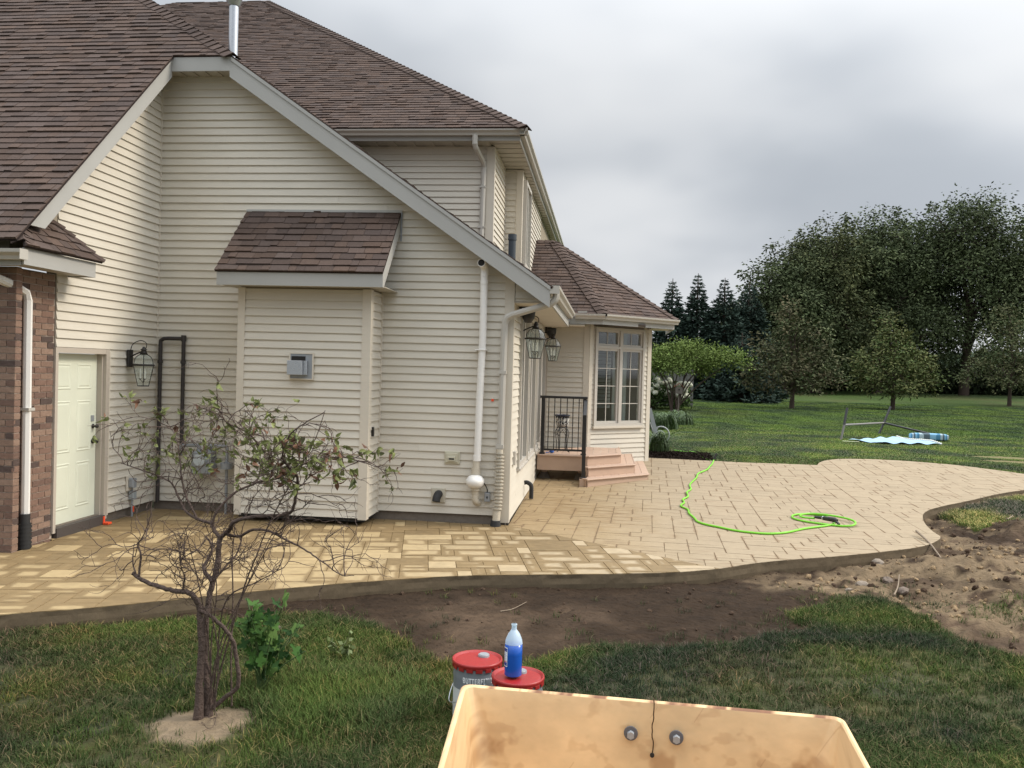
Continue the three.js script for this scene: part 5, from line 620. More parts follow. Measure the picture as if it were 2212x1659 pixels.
// deciduous tree: trunk, limbs, leaf clumps hung from limb ends inside an uneven set of lobes
function tree(label, cat, [x, z], o) {
  const y = ground(x, z) - 0.03, t = thing(o.name || 'deciduous_tree', label, cat, [x, y, z], o.group), r = rng(o.seed), tr = [], H = o.h, R = o.r, base = o.base;
  if (!o.multi) part('trunk', tube(curve([[0, 0, 0], [o.lean * 0.2, H * 0.15, 0], [o.lean * 0.6, H * 0.35, 0.05], [o.lean, H * 0.72, 0]], 10), (u) => o.trunk * mix(1.15, 0.35, u), 9), o.bark || barkM, t);
  const g = new GB(), limbs = [];
  const lobes = o.lobes ? o.lobes.map((l) => l.map((v) => v * (o.k || 1))) : Array.from({ length: o.n || 9 }, (_, i) => { const a = i * 2.4 + r(), h = mix(base + R * 0.35, H * 0.86, (i + 0.5) / (o.n || 9)), rad = R * (0.38 + 0.5 * r()) * mix(0.85, 0.45, sm(base, H, h)); return [rad * Math.cos(a) + o.lean * 0.6, h, rad * Math.sin(a), R * (0.42 + 0.25 * r())]; });
  for (const [lx, ly, lz, lr] of lobes) {
    const st = o.multi ? V3((r() - 0.5) * 0.25, 0, (r() - 0.5) * 0.25) : V3(o.lean * 0.5, Math.max(base * 0.7, ly * 0.45), 0); limbs.push(tube(curve([st.toArray(), [mix(st.x, lx, 0.4) + (r() - 0.5) * 0.3, mix(st.y, ly, 0.55), mix(st.z, lz, 0.4)], [lx, ly, lz]], 8), (u) => o.trunk * mix(0.45, 0.12, u), 6));
    const nc = Math.round((o.clumps || 26) * Math.pow(lr / (R * 0.5), 2) * 1.0);
    for (let k = 0; k < nc; k++) {
      const d = rdir(r), spray = r() < 0.14, q = spray ? 0.95 + 0.2 * r() : Math.pow(r(), 0.4), c = V3(lx + d.x * lr * q, ly + d.y * lr * q * (o.flat || 0.85), lz + d.z * lr * q), cr = o.clump * (spray ? 0.32 : 0.6 + 0.7 * r()), tone = 0.72 + 0.55 * r(), hue = r(); if (c.y < base * 0.75) continue;
      if (k % 4 === 0) limbs.push(tube([V3(lx, ly, lz).lerp(c, 0.1), V3(lx, ly, lz).lerp(c, 0.6).add(V3(0, -0.1 * lr, 0)), c], [o.trunk * 0.12, o.trunk * 0.07, o.trunk * 0.03], 4, false));
      for (let i = 0; i < o.leaves * (spray ? 0.6 : 1); i++) { const e = rdir(r), p = c.clone().addScaledVector(e, cr * Math.pow(r(), 0.5)), dr = V3(e.x + (r() - 0.5), e.y * 0.5 - o.droop + (r() - 0.5) * 0.6, e.z + (r() - 0.5)).normalize(), v = tone * (0.85 + 0.3 * r()), cc = o.col, c2 = o.col2 || o.col, hh = clamp(hue * 0.7 + r() * 0.3, 0, 1); g.col = [mix(cc[0], c2[0], hh) * v, mix(cc[1], c2[1], hh) * v, mix(cc[2], c2[2], hh) * v]; leafCard(g, p, dr, rdir(r), o.leaf * (0.75 + 0.5 * r()), o.leaf * 0.5); }
    }
  }
  part('limbs', merge(limbs), o.bark || barkM, t); part('crown', g.geo(), farLeaf, t); return t;
}
const dk = [0.062, 0.082, 0.042], dk2 = [0.095, 0.115, 0.052];
const big = { name: 'tall_tree', group: 'tall dark trees at the edge of the lawn', h: 12.5, r: 4.4, base: 2.2, trunk: 0.32, lean: 0.3, clump: 0.95, leaves: 66, leaf: 0.23, droop: 0.35, clumps: 44, col: dk, col2: dk2, n: 11 };
tree('tall dark tree at left of the wood, stepping down to the spruces', 'tree', [13.0, -47], { ...big, h: 9.2, r: 3.3, seed: 101, base: 0.8 });
tree('broad dark tree behind the reddish crabapple', 'tree', [15.6, -49], { ...big, h: 11.9, r: 4.2, seed: 102, base: 1.2, col2: [0.085, 0.09, 0.036] });
tree('tall dark tree above the middle crabapple, in the centre of the wood', 'tree', [20.2, -51], { ...big, h: 13.4, r: 4.6, seed: 103, base: 2.4 });
tree('tallest loose crowned dark tree towards the right edge', 'tree', [26.4, -52], { ...big, h: 14.6, r: 4.2, seed: 104, base: 2.6, leaves: 56, clumps: 40 });
tree('dark tree filling the back of the wood between the two tallest', 'tree', [23.6, -55], { ...big, h: 12.6, r: 4.4, seed: 107, base: 1.2 });
tree('dark tree at the back of the wood behind the broad one', 'tree', [18.4, -55.5], { ...big, h: 12.0, r: 4.2, seed: 108, base: 1.0 });
tree('dark tree cut by the right edge of the picture', 'tree', [31.5, -52], { ...big, h: 12.0, r: 4.4, seed: 105, base: 3.6 });
tree('lower dark tree filling the gap behind the spruces', 'tree', [11.8, -56], { ...big, h: 6.6, r: 3.0, seed: 106, base: 0.5 });
const crabLobes = [[-1.15, 1.75, 0.2, 0.95], [1.1, 1.7, 0.1, 0.95], [0.1, 1.6, 1.0, 0.9], [0.1, 1.7, -1.0, 0.9], [-0.7, 2.5, -0.2, 0.95], [0.75, 2.55, 0.2, 0.9], [0, 2.9, 0.3, 0.85], [-0.15, 3.6, 0, 0.65], [0.2, 3.3, -0.3, 0.7], [-0.2, 4.15, 0, 0.4], [1.55, 1.5, 0, 0.6], [-1.6, 1.45, 0, 0.6], [-0.5, 1.35, 0.6, 0.7], [0.6, 1.3, -0.5, 0.7]];
const crab = { name: 'crabapple_tree', group: 'small crabapple trees on the lawn', base: 1.0, lean: 0.05, trunk: 0.1, clump: 0.42, leaves: 26, leaf: 0.16, droop: 0.1, clumps: 30, flat: 0.95, lobes: crabLobes };
tree('small crabapple with reddish brown leaves, leftmost of three', 'tree', [9.35, -27.1], { ...crab, h: 4.7, r: 2.1, k: 1.05, seed: 111, col: [0.06, 0.088, 0.038], col2: [0.115, 0.095, 0.055] });
tree('small crabapple with green and rust leaves behind the hammock frame', 'tree', [14.4, -29.7], { ...crab, h: 4.5, r: 1.85, k: 0.97, seed: 112, col: [0.07, 0.115, 0.04], col2: [0.14, 0.135, 0.055] });
tree('small crabapple at the right edge of the lawn', 'tree', [23.0, -37.6], { ...crab, h: 5.4, r: 2.5, k: 1.25, seed: 113, col: [0.066, 0.096, 0.042], col2: [0.115, 0.108, 0.055], base: 1.4 });
tree('multi stemmed shrub tree with flat bright green crown', 'shrub', [3.95, -22.5], { name: 'spreading_shrub', multi: true, h: 3.0, r: 1.7, base: 1.2, lean: 0.1, trunk: 0.09, clump: 0.3, leaves: 24, leaf: 0.1, droop: 0.05, seed: 121, clumps: 80, flat: 0.45, col: [0.11, 0.165, 0.045], col2: [0.17, 0.22, 0.06], lobes: [[-1.0, 2.05, 0.2, 0.8], [-0.2, 2.3, -0.3, 0.9], [0.7, 2.15, 0.2, 0.8], [1.5, 2.25, 0, 0.75], [2.2, 2.1, 0.1, 0.6], [0.1, 1.8, 0.6, 0.6], [1.1, 1.75, -0.4, 0.6], [-0.6, 1.75, -0.3, 0.6], [0.5, 2.55, 0, 0.6]] });
function spruce(label, [x, z], h, rad, seed) {
  const t = thing('spruce_tree', label, 'tree', [x, ground(x, z) - 0.05, z], 'spruces left of the wood'), r = rng(seed), g = new GB(), bs = []; part('trunk', tube([V3(0, 0, 0), V3(0, h * 0.6, 0), V3(0, h, 0)], [0.16, 0.09, 0.015], 8), barkM, t);
  for (let y = 0.35; y < h - 0.08; y += 0.19) { const f = 1 - y / h, n = Math.max(4, Math.round(12 * f + 4)), L0 = rad * Math.pow(f, 0.85) + 0.06; for (let i = 0; i < n; i++) { const a = i / n * 6.2832 + r() * 0.7 + y * 3, L = L0 * (0.75 + 0.4 * r()), dir = V3(Math.cos(a), 0, Math.sin(a)), tip = V3(dir.x * L, y - 0.22 * L * f + 0.1 * L, dir.z * L), st = V3(0, y, 0), mid = st.clone().lerp(tip, 0.55).add(V3(0, -0.08 * L, 0)); if (i % 2 === 0) bs.push(tube([st, mid, tip], [0.02, 0.013, 0.004], 4, false)); const m = Math.ceil(L * 34) + 9; for (let k = 0; k < m; k++) { const u = 0.12 + 0.88 * Math.sqrt((k + r()) / m), p = u < 0.55 ? st.clone().lerp(mid, u / 0.55) : mid.clone().lerp(tip, (u - 0.55) / 0.45), v = 0.65 + 0.7 * r(); g.col = [0.04 * v, 0.062 * v, 0.048 * v]; const d = dir.clone().multiplyScalar(0.6).add(V3((r() - 0.5) * 1.5, (r() - 0.6) * 0.7, (r() - 0.5) * 1.5)).normalize(); leafCard(g, p.add(rdir(r).multiplyScalar(0.05)), d, rdir(r), (0.24 + 0.14 * r()) * mix(0.4, 1, sm(0, 0.35, f)), 0.095 * mix(0.45, 1, sm(0, 0.35, f))); } } }
  part('branches', merge(bs), barkM, t); part('crown', g.geo(), farLeaf, t);
}
spruce('dark spruce nearest the house roof', [4.75, -35.7], 6.5, 1.45, 131); spruce('slender dark spruce, second from the house', [6.1, -35.8], 6.8, 1.4, 132); spruce('dark spruce, third from the house, touching the wood', [7.55, -36], 6.6, 1.7, 133); spruce('broad dark spruce merging into the wood at its left edge', [9.2, -38.1], 6.7, 2.0, 134); spruce('low dark spruce behind the bright green shrub', [3.4, -37], 4.0, 1.9, 135); spruce('low dark spruce between the shrub and the reddish crabapple', [8.2, -33.8], 3.6, 1.9, 136);
// hedgerow, meadow and far wood
{ const r = rng(140), g = new GB(); for (let i = 0; i < 26000; i++) { const x = 20 + r() * 45, z = -58 - r() * 16, v = 0.7 + 0.6 * r(), yel = sm(0.45, 0.7, fbm(x * 0.3, z * 0.3, 3)); g.col = [mix(0.085, 0.2, yel) * v, mix(0.12, 0.21, yel) * v, mix(0.035, 0.05, yel) * v]; leafCard(g, V3(x, ground(x, z) + r() * 1.15, z), V3((r() - 0.5), 1, (r() - 0.5)).normalize(), rdir(r), 0.35, 0.13); } const m = setup(new THREE.Mesh(g.geo(), farLeaf)); m.name = 'meadow'; m.userData = { label: 'yellow green meadow of tall weeds beyond the lawn', category: 'meadow', kind: 'stuff' }; scene.add(m);
  const f = new GB(); for (let i = 0; i < 30000; i++) { const x = -20 + r() * 210, z = -150 - r() * 25, h = 4.5 + 3 * fbm(x * 0.08, 2, 4), v = 0.7 + 0.6 * r(), yy = Math.pow(r(), 0.7) * h; f.col = [0.05 * v, 0.072 * v, 0.042 * v]; leafCard(f, V3(x, ground(x, z) - 0.3 + yy, z), rdir(r), rdir(r), 1.5, 0.9); } const w = setup(new THREE.Mesh(f.geo(), farLeaf)); w.name = 'far_wood'; w.userData = { label: 'distant low wood behind the meadow', category: 'wood', kind: 'stuff' }; scene.add(w);
  const u = new GB(); for (let i = 0; i < 16000; i++) { const x = 6 + r() * 30, z = -54 - r() * 5, v = 0.6 + 0.6 * r(); u.col = [0.035 * v, 0.05 * v, 0.024 * v]; leafCard(u, V3(x, ground(x, z) + Math.pow(r(), 1.4) * 1.9 * fbm(x * 0.4, 3, 3) * 1.6, z), rdir(r), rdir(r), 0.4, 0.22); } const un = setup(new THREE.Mesh(u.geo(), farLeaf)); un.name = 'undergrowth'; un.userData = { label: 'dark undergrowth beneath the tall trees', category: 'undergrowth', kind: 'stuff' }; scene.add(un); }
// hydrangea
{ const x = 3.2, z = -23.6, t = thing('hydrangea_bush', 'bush covered in round white flower heads beside the nook corner', 'bush', [x, ground(x, z), z]), r = rng(150), g = new GB(), st = []; for (let i = 0; i < 2600; i++) { const a = r() * 6.2832, q = Math.sqrt(r()), p = V3(Math.cos(a) * q * 1.5, 0.1 + r() * 1.25 * (1 - 0.45 * q * q), Math.sin(a) * q * 0.8), v = 0.7 + 0.6 * r(); g.col = [0.06 * v, 0.1 * v, 0.03 * v]; leafCard(g, p, rdir(r), rdir(r), 0.13, 0.09); } part('foliage', g.geo(), farLeaf, t); for (let i = 0; i < 14; i++) st.push(tube([V3((r() - 0.5) * 0.3, 0, (r() - 0.5) * 0.3), V3((r() - 0.5) * 2.2, 1.1, (r() - 0.5) * 1)], 0.012, 4)); part('stems', merge(st), barkM, t);
  const fm = mat([0.78, 0.79, 0.66], 0.9, { bumpMap: rep(lumpT, 3, 3), bumpScale: 0.03 }), fl = new THREE.IcosahedronGeometry(1, 3); { const p = fl.attributes.position; for (let i = 0; i < p.count; i++) { const k = 0.88 + 0.24 * hash(Math.round(p.getX(i) * 50), Math.round(p.getY(i) * 50 + p.getZ(i) * 91)); p.setXYZ(i, p.getX(i) * k, p.getY(i) * k * 0.9, p.getZ(i) * k); } fl.computeVertexNormals(); } for (let i = 0; i < 62; i++) { const a = r() * 6.2832, q = Math.sqrt(r()), f = part('flower_head', fl, fm, t); f.position.set(Math.cos(a) * q * 1.5, mix(0.45, 1.2, r()) * (1 - 0.25 * q * q) + 0.1, Math.abs(Math.sin(a)) * q * 0.85); f.scale.setScalar(0.085 + 0.05 * r()); } }
{ const t = thing('board_fence', 'weathered grey board fence behind the white flowers', 'fence', [1.2, ground(3.2, -25.5), -25.5]), gm = mat([0.17, 0.165, 0.155], 0.9, { map: rep(woodT, 3, 1) }), r = rng(4); for (let i = 0; i < 26; i++) part('board', box(i * 0.145, i * 0.145 + 0.13, -0.05, 1.55 + 0.05 * r(), -0.012, 0.012), gm, t); part('rail', box(0, 3.75, 0.35, 0.44, -0.06, -0.0125), gm, t); part('rail', box(0, 3.75, 1.2, 1.29, -0.06, -0.0125), gm, t); }
{ const t = thing('birdhouse', 'small grey wooden birdhouse on a pole under the spreading shrub', 'birdhouse', [4.02, ground(4.02, -21.6), -21.6]), wm = mat([0.14, 0.12, 0.105], 0.9); part('pole', cyl(0, -0.05, 0.78, 0, 0.02), wm, t); part('box', box(-0.13, 0.13, 0.78, 1.03, -0.1, 0.1), wm, t); part('roof', extr([[-0.18, 0], [0, 0.13], [0.18, 0], [0.18, 0.02], [0, 0.155], [-0.18, 0.02]], [0, 1.02, -0.13], [0, 1.02, 0.13], [1, 0, 0], [0, 1, 0]), mat([0.2, 0.09, 0.06], 0.9), t); part('hole', (() => { const g = cyl(0, 0, 0.01, 0, 0.03, 0.03, 12); g.rotateX(Math.PI / 2); g.translate(0, 0.93, 0.101); return g; })(), M.dark, t); }
function strapPlant(label, x, z, n, h, seed, spread) { const t = thing('daylily_clump', label, 'plant', [x, ground(x, z) - 0.01, z]), r = rng(seed), lm = mat([1, 1, 1], 0.6, { vertexColors: true, side: THREE.DoubleSide }); const g = new GB(); for (let i = 0; i < n; i++) { const a = r() * 6.2832, L = h * (0.6 + 0.6 * r()), q = spread * Math.sqrt(r()), b = V3(Math.cos(a * 3) * q * 0.6, 0, Math.sin(a * 3) * q * 0.6), d = V3(Math.cos(a), 0, Math.sin(a)), s = V3(-d.z, 0, d.x), v = 0.6 + 0.7 * r(); g.col = [0.075 * v, 0.125 * v, 0.042 * v]; let pl = null; for (let k = 0; k <= 5; k++) { const u = k / 5, c = b.clone().addScaledVector(d, L * 0.75 * u * u).add(V3(0, L * (1.25 * u - 0.75 * u * u), 0)), w = 0.015 * (1 - u * 0.85); const l = c.clone().addScaledVector(s, w), rr = c.clone().addScaledVector(s, -w); if (pl) g.quad(pl[0], pl[1], rr, l); pl = [l, rr]; } } part('leaves', g.geo(), lm, t); }
strapPlant('dark green daylily clump at the far corner of the nook', 2.5, -8.7, 170, 0.85, 160, 0.4); strapPlant('daylily clump under the spreading shrub', 3.05, -15.6, 260, 0.85, 161, 0.8); strapPlant('low leafy clump at the foot of the spreading shrub', 3.7, -17.5, 220, 0.8, 162, 0.8);
{ const t = thing('garden_chair', 'grey folded garden chair frame leaning behind the daylilies', 'chair', [2.45, ground(2.45, -10.2), -10.2]), gm = mat([0.36, 0.38, 0.38], 0.5); part('back_slat', extr([[-0.05, 0], [0.05, 0], [0.05, 0.02], [-0.05, 0.02]], [-0.12, 0.95, 0], [0.08, 0.25, 0.1], [1, 0, 0], [0, 0, 1]), gm, t); const w = new THREE.TorusGeometry(0.2, 0.018, 8, 28); w.translate(0.18, 0.3, 0); part('round_arm', w, gm, t); const w2 = new THREE.TorusGeometry(0.1, 0.014, 8, 20); w2.translate(0.16, 0.3, 0.02); part('round_arm', w2, gm, t); part('leg', bar([0.1, 0.0, 0], [-0.1, 0.6, 0], 0.02), gm, t); part('leg', bar([-0.15, 0.0, 0.05], [0.1, 0.5, 0.05], 0.02), gm, t); }
// hammock and its stand
{ const t = thing('hammock_stand', 'black steel hammock stand collapsed on the lawn', 'stand', [0, 0, 0]), L = (x, z, h) => [x, ground(x, z) + h, z], bm = mat([0.03, 0.03, 0.032], 0.45), gm = mat([0.16, 0.15, 0.14], 0.4); const a0 = L(7.9, -13.9, 0), j1 = [8.0, ground(7.9, -13.9) + 0.42, -14.0], a1 = [8.1, ground(7.9, -13.9) + 0.9, -14.12], b0 = L(9.7, -16.4, 0), j2 = [9.87, ground(9.7, -16.4) + 0.34, -16.5], b1 = [10.1, ground(9.7, -16.4) + 0.84, -16.65], c0 = L(11.3, -15.7, 0.03);
  part('upright', bar(j1, a1, 0.036, 8), bm, t); part('leg', bar(a0, j1, 0.03, 8), gm, t); part('upright', bar(j2, b1, 0.036, 8), bm, t); part('leg', bar(b0, j2, 0.034, 8), bm, t); part('cross_bar', bar(j1, j2, 0.03, 8), gm, t); part('cross_bar', bar(j2, c0, 0.03, 8), bm, t);
  const h = thing('hammock', 'pale blue hammock cloth spread flat on the lawn', 'hammock'), g = new GB(), N = 26, K = 12, P = (u, v) => { const x = mix(mix(8.0, 8.7, v), mix(9.75, 10.35, v), u), zz = mix(mix(-13.55, -12.85, v), mix(-15.0, -13.2, v), u); return V3(x, ground(x, zz) + 0.035 + 0.02 * Math.sin(u * 22 + v * 7) + 0.03 * fbm(u * 9, v * 9, 2), zz); }; for (let i = 0; i < N; i++) for (let k = 0; k < K; k++) g.quad(P(i / N, k / K), P(i / N, (k + 1) / K), P((i + 1) / N, (k + 1) / K), P((i + 1) / N, k / K)); part('cloth', g.geo(), mat([0.33, 0.48, 0.6], 0.85, { side: THREE.DoubleSide }), h); const fr = []; for (let i = 0; i < 24; i++) { const p = P(1, i / 24), q = new THREE.IcosahedronGeometry(0.03, 1); q.translate(p.x + 0.03, p.y + 0.01, p.z); fr.push(q); } part('fringe', merge(fr), mat([0.75, 0.75, 0.7], 0.9), h); part('strap', (() => { const b = new GB(), z0 = (u) => -13.2, Q = (u, v) => { const x = mix(7.75, 8.15, u), zz = mix(-13.25, -13.1, u) + v * 0.1; return V3(x, ground(x, zz) + 0.04, zz); }; for (let i = 0; i < 6; i++) b.quad(Q(i / 6, 0), Q(i / 6, 1), Q((i + 1) / 6, 1), Q((i + 1) / 6, 0)); return b.geo(); })(), mat([0.55, 0.58, 0.4], 0.9, { side: THREE.DoubleSide }), h);
  const pc = document.createElement('canvas'); pc.width = 512; pc.height = 64; const q = pc.getContext('2d'); for (let i = 0; i < 16; i++) { q.fillStyle = ['#7ea9c4', '#4f7f9e', '#a3b4bb', '#56636c'][i % 4]; q.fillRect(i * 32, 0, 32, 64); } const pt = new THREE.CanvasTexture(pc); pt.colorSpace = THREE.SRGBColorSpace; const pil = new THREE.SphereGeometry(1, 32, 18); { const p = pil.attributes.position, u = pil.attributes.uv; for (let i = 0; i < p.count; i++) { const f = (v) => Math.sign(v) * Math.pow(Math.abs(v), 0.45); u.setXY(i, (p.getX(i) + 1) / 2, 0.5); p.setXYZ(i, f(p.getX(i)) * 0.52, f(p.getY(i)) * 0.1, f(p.getZ(i)) * 0.16); } pil.computeVertexNormals(); } const pi = single('hammock_pillow', pil, mat([1, 1, 1], 0.85, { map: pt }), 'striped blue and grey pillow at the end of the hammock', 'pillow'); pi.position.set(10.5, ground(10.5, -14.55) + 0.12, -14.55); pi.rotation.y = -0.15; }
// ---------- foreground tree ----------
{ const t = thing('ornamental_tree', 'small twisted tree with sparse curled leaves on the front lawn', 'tree', [0, 0, 0]), r = rng(200), bm = mat([0.135, 0.098, 0.082], 0.85, { map: rep(mottleT, 4, 4), bumpMap: rep(lumpT, 12, 12), bumpScale: 0.014 }), tw = [], tips = [];
  const B = { A: [[[-1.12, -0.1, 6.2], [-1.11, 0.14, 6.21], [-1.1, 0.34, 6.22], [-1.11, 0.54, 6.23], [-1.12, 0.61, 6.24], [-1.16, 0.66, 6.26], [-1.22, 0.67, 6.27], [-1.29, 0.68, 6.28], [-1.41, 0.72, 6.29], [-1.49, 0.77, 6.3]], 0.02, 0.011], B: [[[-1.085, -0.1, 6.15], [-1.1, 0.12, 6.14], [-1.125, 0.31, 6.12], [-1.12, 0.51, 6.11], [-1.11, 0.64, 6.09], [-1.08, 0.77, 6.08], [-1.08, 0.9, 6.06], [-1.08, 0.95, 6.05]], 0.02, 0.015],
    B1: [[[-1.08, 0.95, 6.05], [-1.13, 0.98, 6.02], [-1.17, 1.02, 5.99], [-1.27, 1.04, 5.97], [-1.36, 1.08, 5.94], [-1.42, 1.16, 5.91], [-1.49, 1.24, 5.88], [-1.59, 1.28, 5.86], [-1.76, 1.32, 5.83], [-1.87, 1.34, 5.8]], 0.012, 0.0025], B2: [[[-1.08, 0.95, 6.05], [-1.01, 1.0, 6.08], [-0.96, 1.06, 6.12], [-0.83, 1.1, 6.15], [-0.71, 1.12, 6.19], [-0.58, 1.15, 6.22], [-0.53, 1.27, 6.26], [-0.52, 1.37, 6.29], [-0.56, 1.43, 6.33], [-0.58, 1.48, 6.36], [-0.55, 1.56, 6.4], [-0.5, 1.63, 6.43], [-0.41, 1.69, 6.47], [-0.3, 1.75, 6.5]], 0.0135, 0.0025],
    B3: [[[-1.15, 1.0, 6.02], [-1.12, 1.1, 6.01], [-1.03, 1.21, 5.96], [-0.92, 1.27, 5.92], [-0.9, 1.37, 5.88], [-0.9, 1.45, 5.83], [-0.92, 1.53, 5.79], [-0.99, 1.62, 5.74], [-1.1, 1.71, 5.7]], 0.009, 0.0025], B4: [[[-0.92, 1.27, 5.93], [-0.73, 1.32, 6.02], [-0.57, 1.41, 6.09], [-0.41, 1.46, 6.16], [-0.26, 1.48, 6.23], [-0.12, 1.46, 6.3]], 0.008, 0.002], B5: [[[-1.05, 0.97, 6.05], [-0.94, 0.97, 6.09], [-0.84, 1.02, 6.14], [-0.73, 1.03, 6.18], [-0.6, 0.99, 6.22], [-0.47, 0.95, 6.27], [-0.36, 0.9, 6.31], [-0.23, 0.84, 6.36], [-0.14, 0.85, 6.4]], 0.01, 0.002],
    B6: [[[-1.09, 0.7, 6.1], [-1.03, 0.78, 6.07], [-0.99, 0.85, 6.0], [-0.97, 0.95, 5.98]], 0.008, 0.004], B7: [[[-1.1, 0.69, 6.1], [-1.18, 0.75, 6.04], [-1.19, 0.79, 5.98], [-1.18, 0.83, 5.95], [-1.2, 0.87, 5.9], [-1.27, 0.9, 5.84]], 0.014, 0.006], S: [[[-1.115, 0.56, 6.24], [-1.03, 0.51, 6.22], [-0.93, 0.4, 6.2], [-0.91, 0.28, 6.17], [-0.9, 0.1, 6.15], [-0.99, 0.01, 6.13], [-1.07, -0.06, 6.14]], 0.011, 0.014],
    T1: [[[-0.96, -0.05, 6.1], [-0.97, 0.25, 6.1], [-0.98, 0.57, 6.07], [-1.0, 0.83, 6.05], [-1.0, 1.03, 6.03], [-1.07, 1.16, 6.0]], 0.006, 0.002], T2: [[[-1.07, -0.05, 6.12], [-1.03, 0.18, 6.1], [-0.89, 0.66, 6.13], [-0.8, 0.87, 6.17], [-0.71, 1.08, 6.2], [-0.55, 1.37, 6.23], [-0.43, 1.57, 6.27], [-0.36, 1.75, 6.3]], 0.006, 0.002], T3: [[[-1.08, -0.05, 6.1], [-1.06, 0.19, 6.1], [-0.99, 0.59, 6.15], [-0.78, 0.73, 6.2], [-0.63, 0.83, 6.25], [-0.57, 1.0, 6.3]], 0.006, 0.002],
    B9: [[[-1.27, 1.04, 5.97], [-1.36, 1.18, 5.94], [-1.42, 1.29, 5.88], [-1.47, 1.43, 5.82], [-1.53, 1.53, 5.76], [-1.64, 1.63, 5.7]], 0.008, 0.002], B10: [[[-0.9, 1.45, 5.83], [-0.98, 1.57, 5.9], [-1.11, 1.64, 5.93], [-1.15, 1.7, 5.93], [-1.22, 1.77, 5.9]], 0.007, 0.002], L1: [[[-1.45, 0.75, 6.3], [-1.44, 0.88, 6.3], [-1.46, 0.94, 6.3], [-1.43, 0.98, 6.3], [-1.39, 1.09, 6.3], [-1.38, 1.19, 6.3]], 0.007, 0.002], L2: [[[-1.47, 0.77, 6.3], [-1.5, 0.83, 6.28], [-1.51, 0.93, 6.25]], 0.005, 0.002], L3: [[[-1.2, 0.67, 6.27], [-1.17, 0.76, 6.3], [-1.18, 0.84, 6.33], [-1.16, 0.92, 6.33]], 0.005, 0.002] };
  for (let i = 0; i < 5; i++) { const a = r() * 6.28, q = 0.05 + 0.3 * r(), h = 0.6 + 0.75 * r(), b0 = [-1.08 + (r() - 0.5) * 0.12, -0.05, 6.14 + (r() - 0.5) * 0.08], ex = Math.cos(a) * q + 0.12, ez = Math.sin(a) * q * 0.6; B['N' + i] = [[b0, [b0[0] + ex * 0.25 + (r() - 0.5) * 0.05, h * 0.35, b0[2] + ez * 0.2], [b0[0] + ex * 0.6 + (r() - 0.5) * 0.08, h * 0.7, b0[2] + ez * 0.6], [b0[0] + ex, h, b0[2] + ez]], 0.0055, 0.002]; }
  for (const [k, [pts, r0, r1]] of Object.entries(B)) {
    const c = curve(pts, pts.length * 5), jit = c.map((p, i) => (i && i < c.length - 1 ? p.clone().add(V3((r() - 0.5) * r0 * 0.5, (r() - 0.5) * r0 * 0.3, (r() - 0.5) * r0 * 0.5)) : p)); part(k === 'A' || k === 'B' ? 'trunk' : 'branch', tube(jit, (u) => mix(r0, r1, u) * (1 + (k === 'A' || k === 'B' ? 0.6 * Math.exp(-u * 14) : 0)), k === 'A' || k === 'B' ? 12 : 7), bm, t);
    const dense = { A: 6, B: 0, S: 2, T1: 5, T2: 8, T3: 8, L1: 8, L2: 4, B7: 7, B6: 7, B5: 14 }[k] ?? (k[0] === 'N' ? 2 : 22); for (let i = 0; i < dense; i++) { const u = (k[0] === 'N' || k[0] === 'T' ? 0.5 : 0.2) + (k[0] === 'N' || k[0] === 'T' ? 0.5 : 0.8) * r(), p = c[Math.floor(u * (c.length - 1))]; twig(p, rdir(r).add(V3(0, 0.25, 0)).normalize(), 0.11 + 0.2 * r(), 0.0034, 2); }
  }
  function twig(p, d, L, rad, gen) { const pts = [p.clone()], n = 6; let q = p.clone(), dd = d.clone(); for (let i = 0; i < n; i++) { dd.add(rdir(r).multiplyScalar(0.45)).add(V3(0, q.y > 1.5 ? -0.1 : 0.02, 0)).normalize(); q = q.clone().addScaledVector(dd, L / n); pts.push(q); if (gen > 0 && i > 0 && r() < 0.42) twig(q, dd.clone().add(rdir(r).multiplyScalar(0.9)).normalize(), L * (0.45 + 0.35 * r()), rad * 0.7, gen - 1); } tw.push(tube(pts, (u) => rad * mix(1, 0.4, u), 4, false)); tips.push([q, dd.clone()]); }
  part('twigs', merge(tw), bm, t).userData.kind = 'stuff';
  const lm = [[0.17, 0.19, 0.07], [0.22, 0.24, 0.09], [0.19, 0.1, 0.06], [0.13, 0.15, 0.07], [0.13, 0.07, 0.045]].map((c) => pmat(c, 0.85, { side: THREE.DoubleSide, specularIntensity: 0.3, transmission: 0.2, thickness: 0 })), shapes = [0, 1, 2].map((v) => { const g = new GB(), n = 5, rows = []; for (let i = 0; i <= n; i++) { const u = i / n, w = 0.011 * Math.sin(Math.pow(u, 0.8) * Math.PI) * (1 + 0.15 * v), y = 0.05 * u * (1 - 0.25 * v * u), z = -0.012 * (v + 0.5) * u * u * 2; rows.push([V3(-w, y, z + w * 0.5), V3(0, y, z), V3(w, y, z + w * 0.5)]); } for (let i = 0; i < n; i++) for (let k = 0; k < 2; k++) g.quad(rows[i][k], rows[i][k + 1], rows[i + 1][k + 1], rows[i + 1][k]); return g.geo(); });
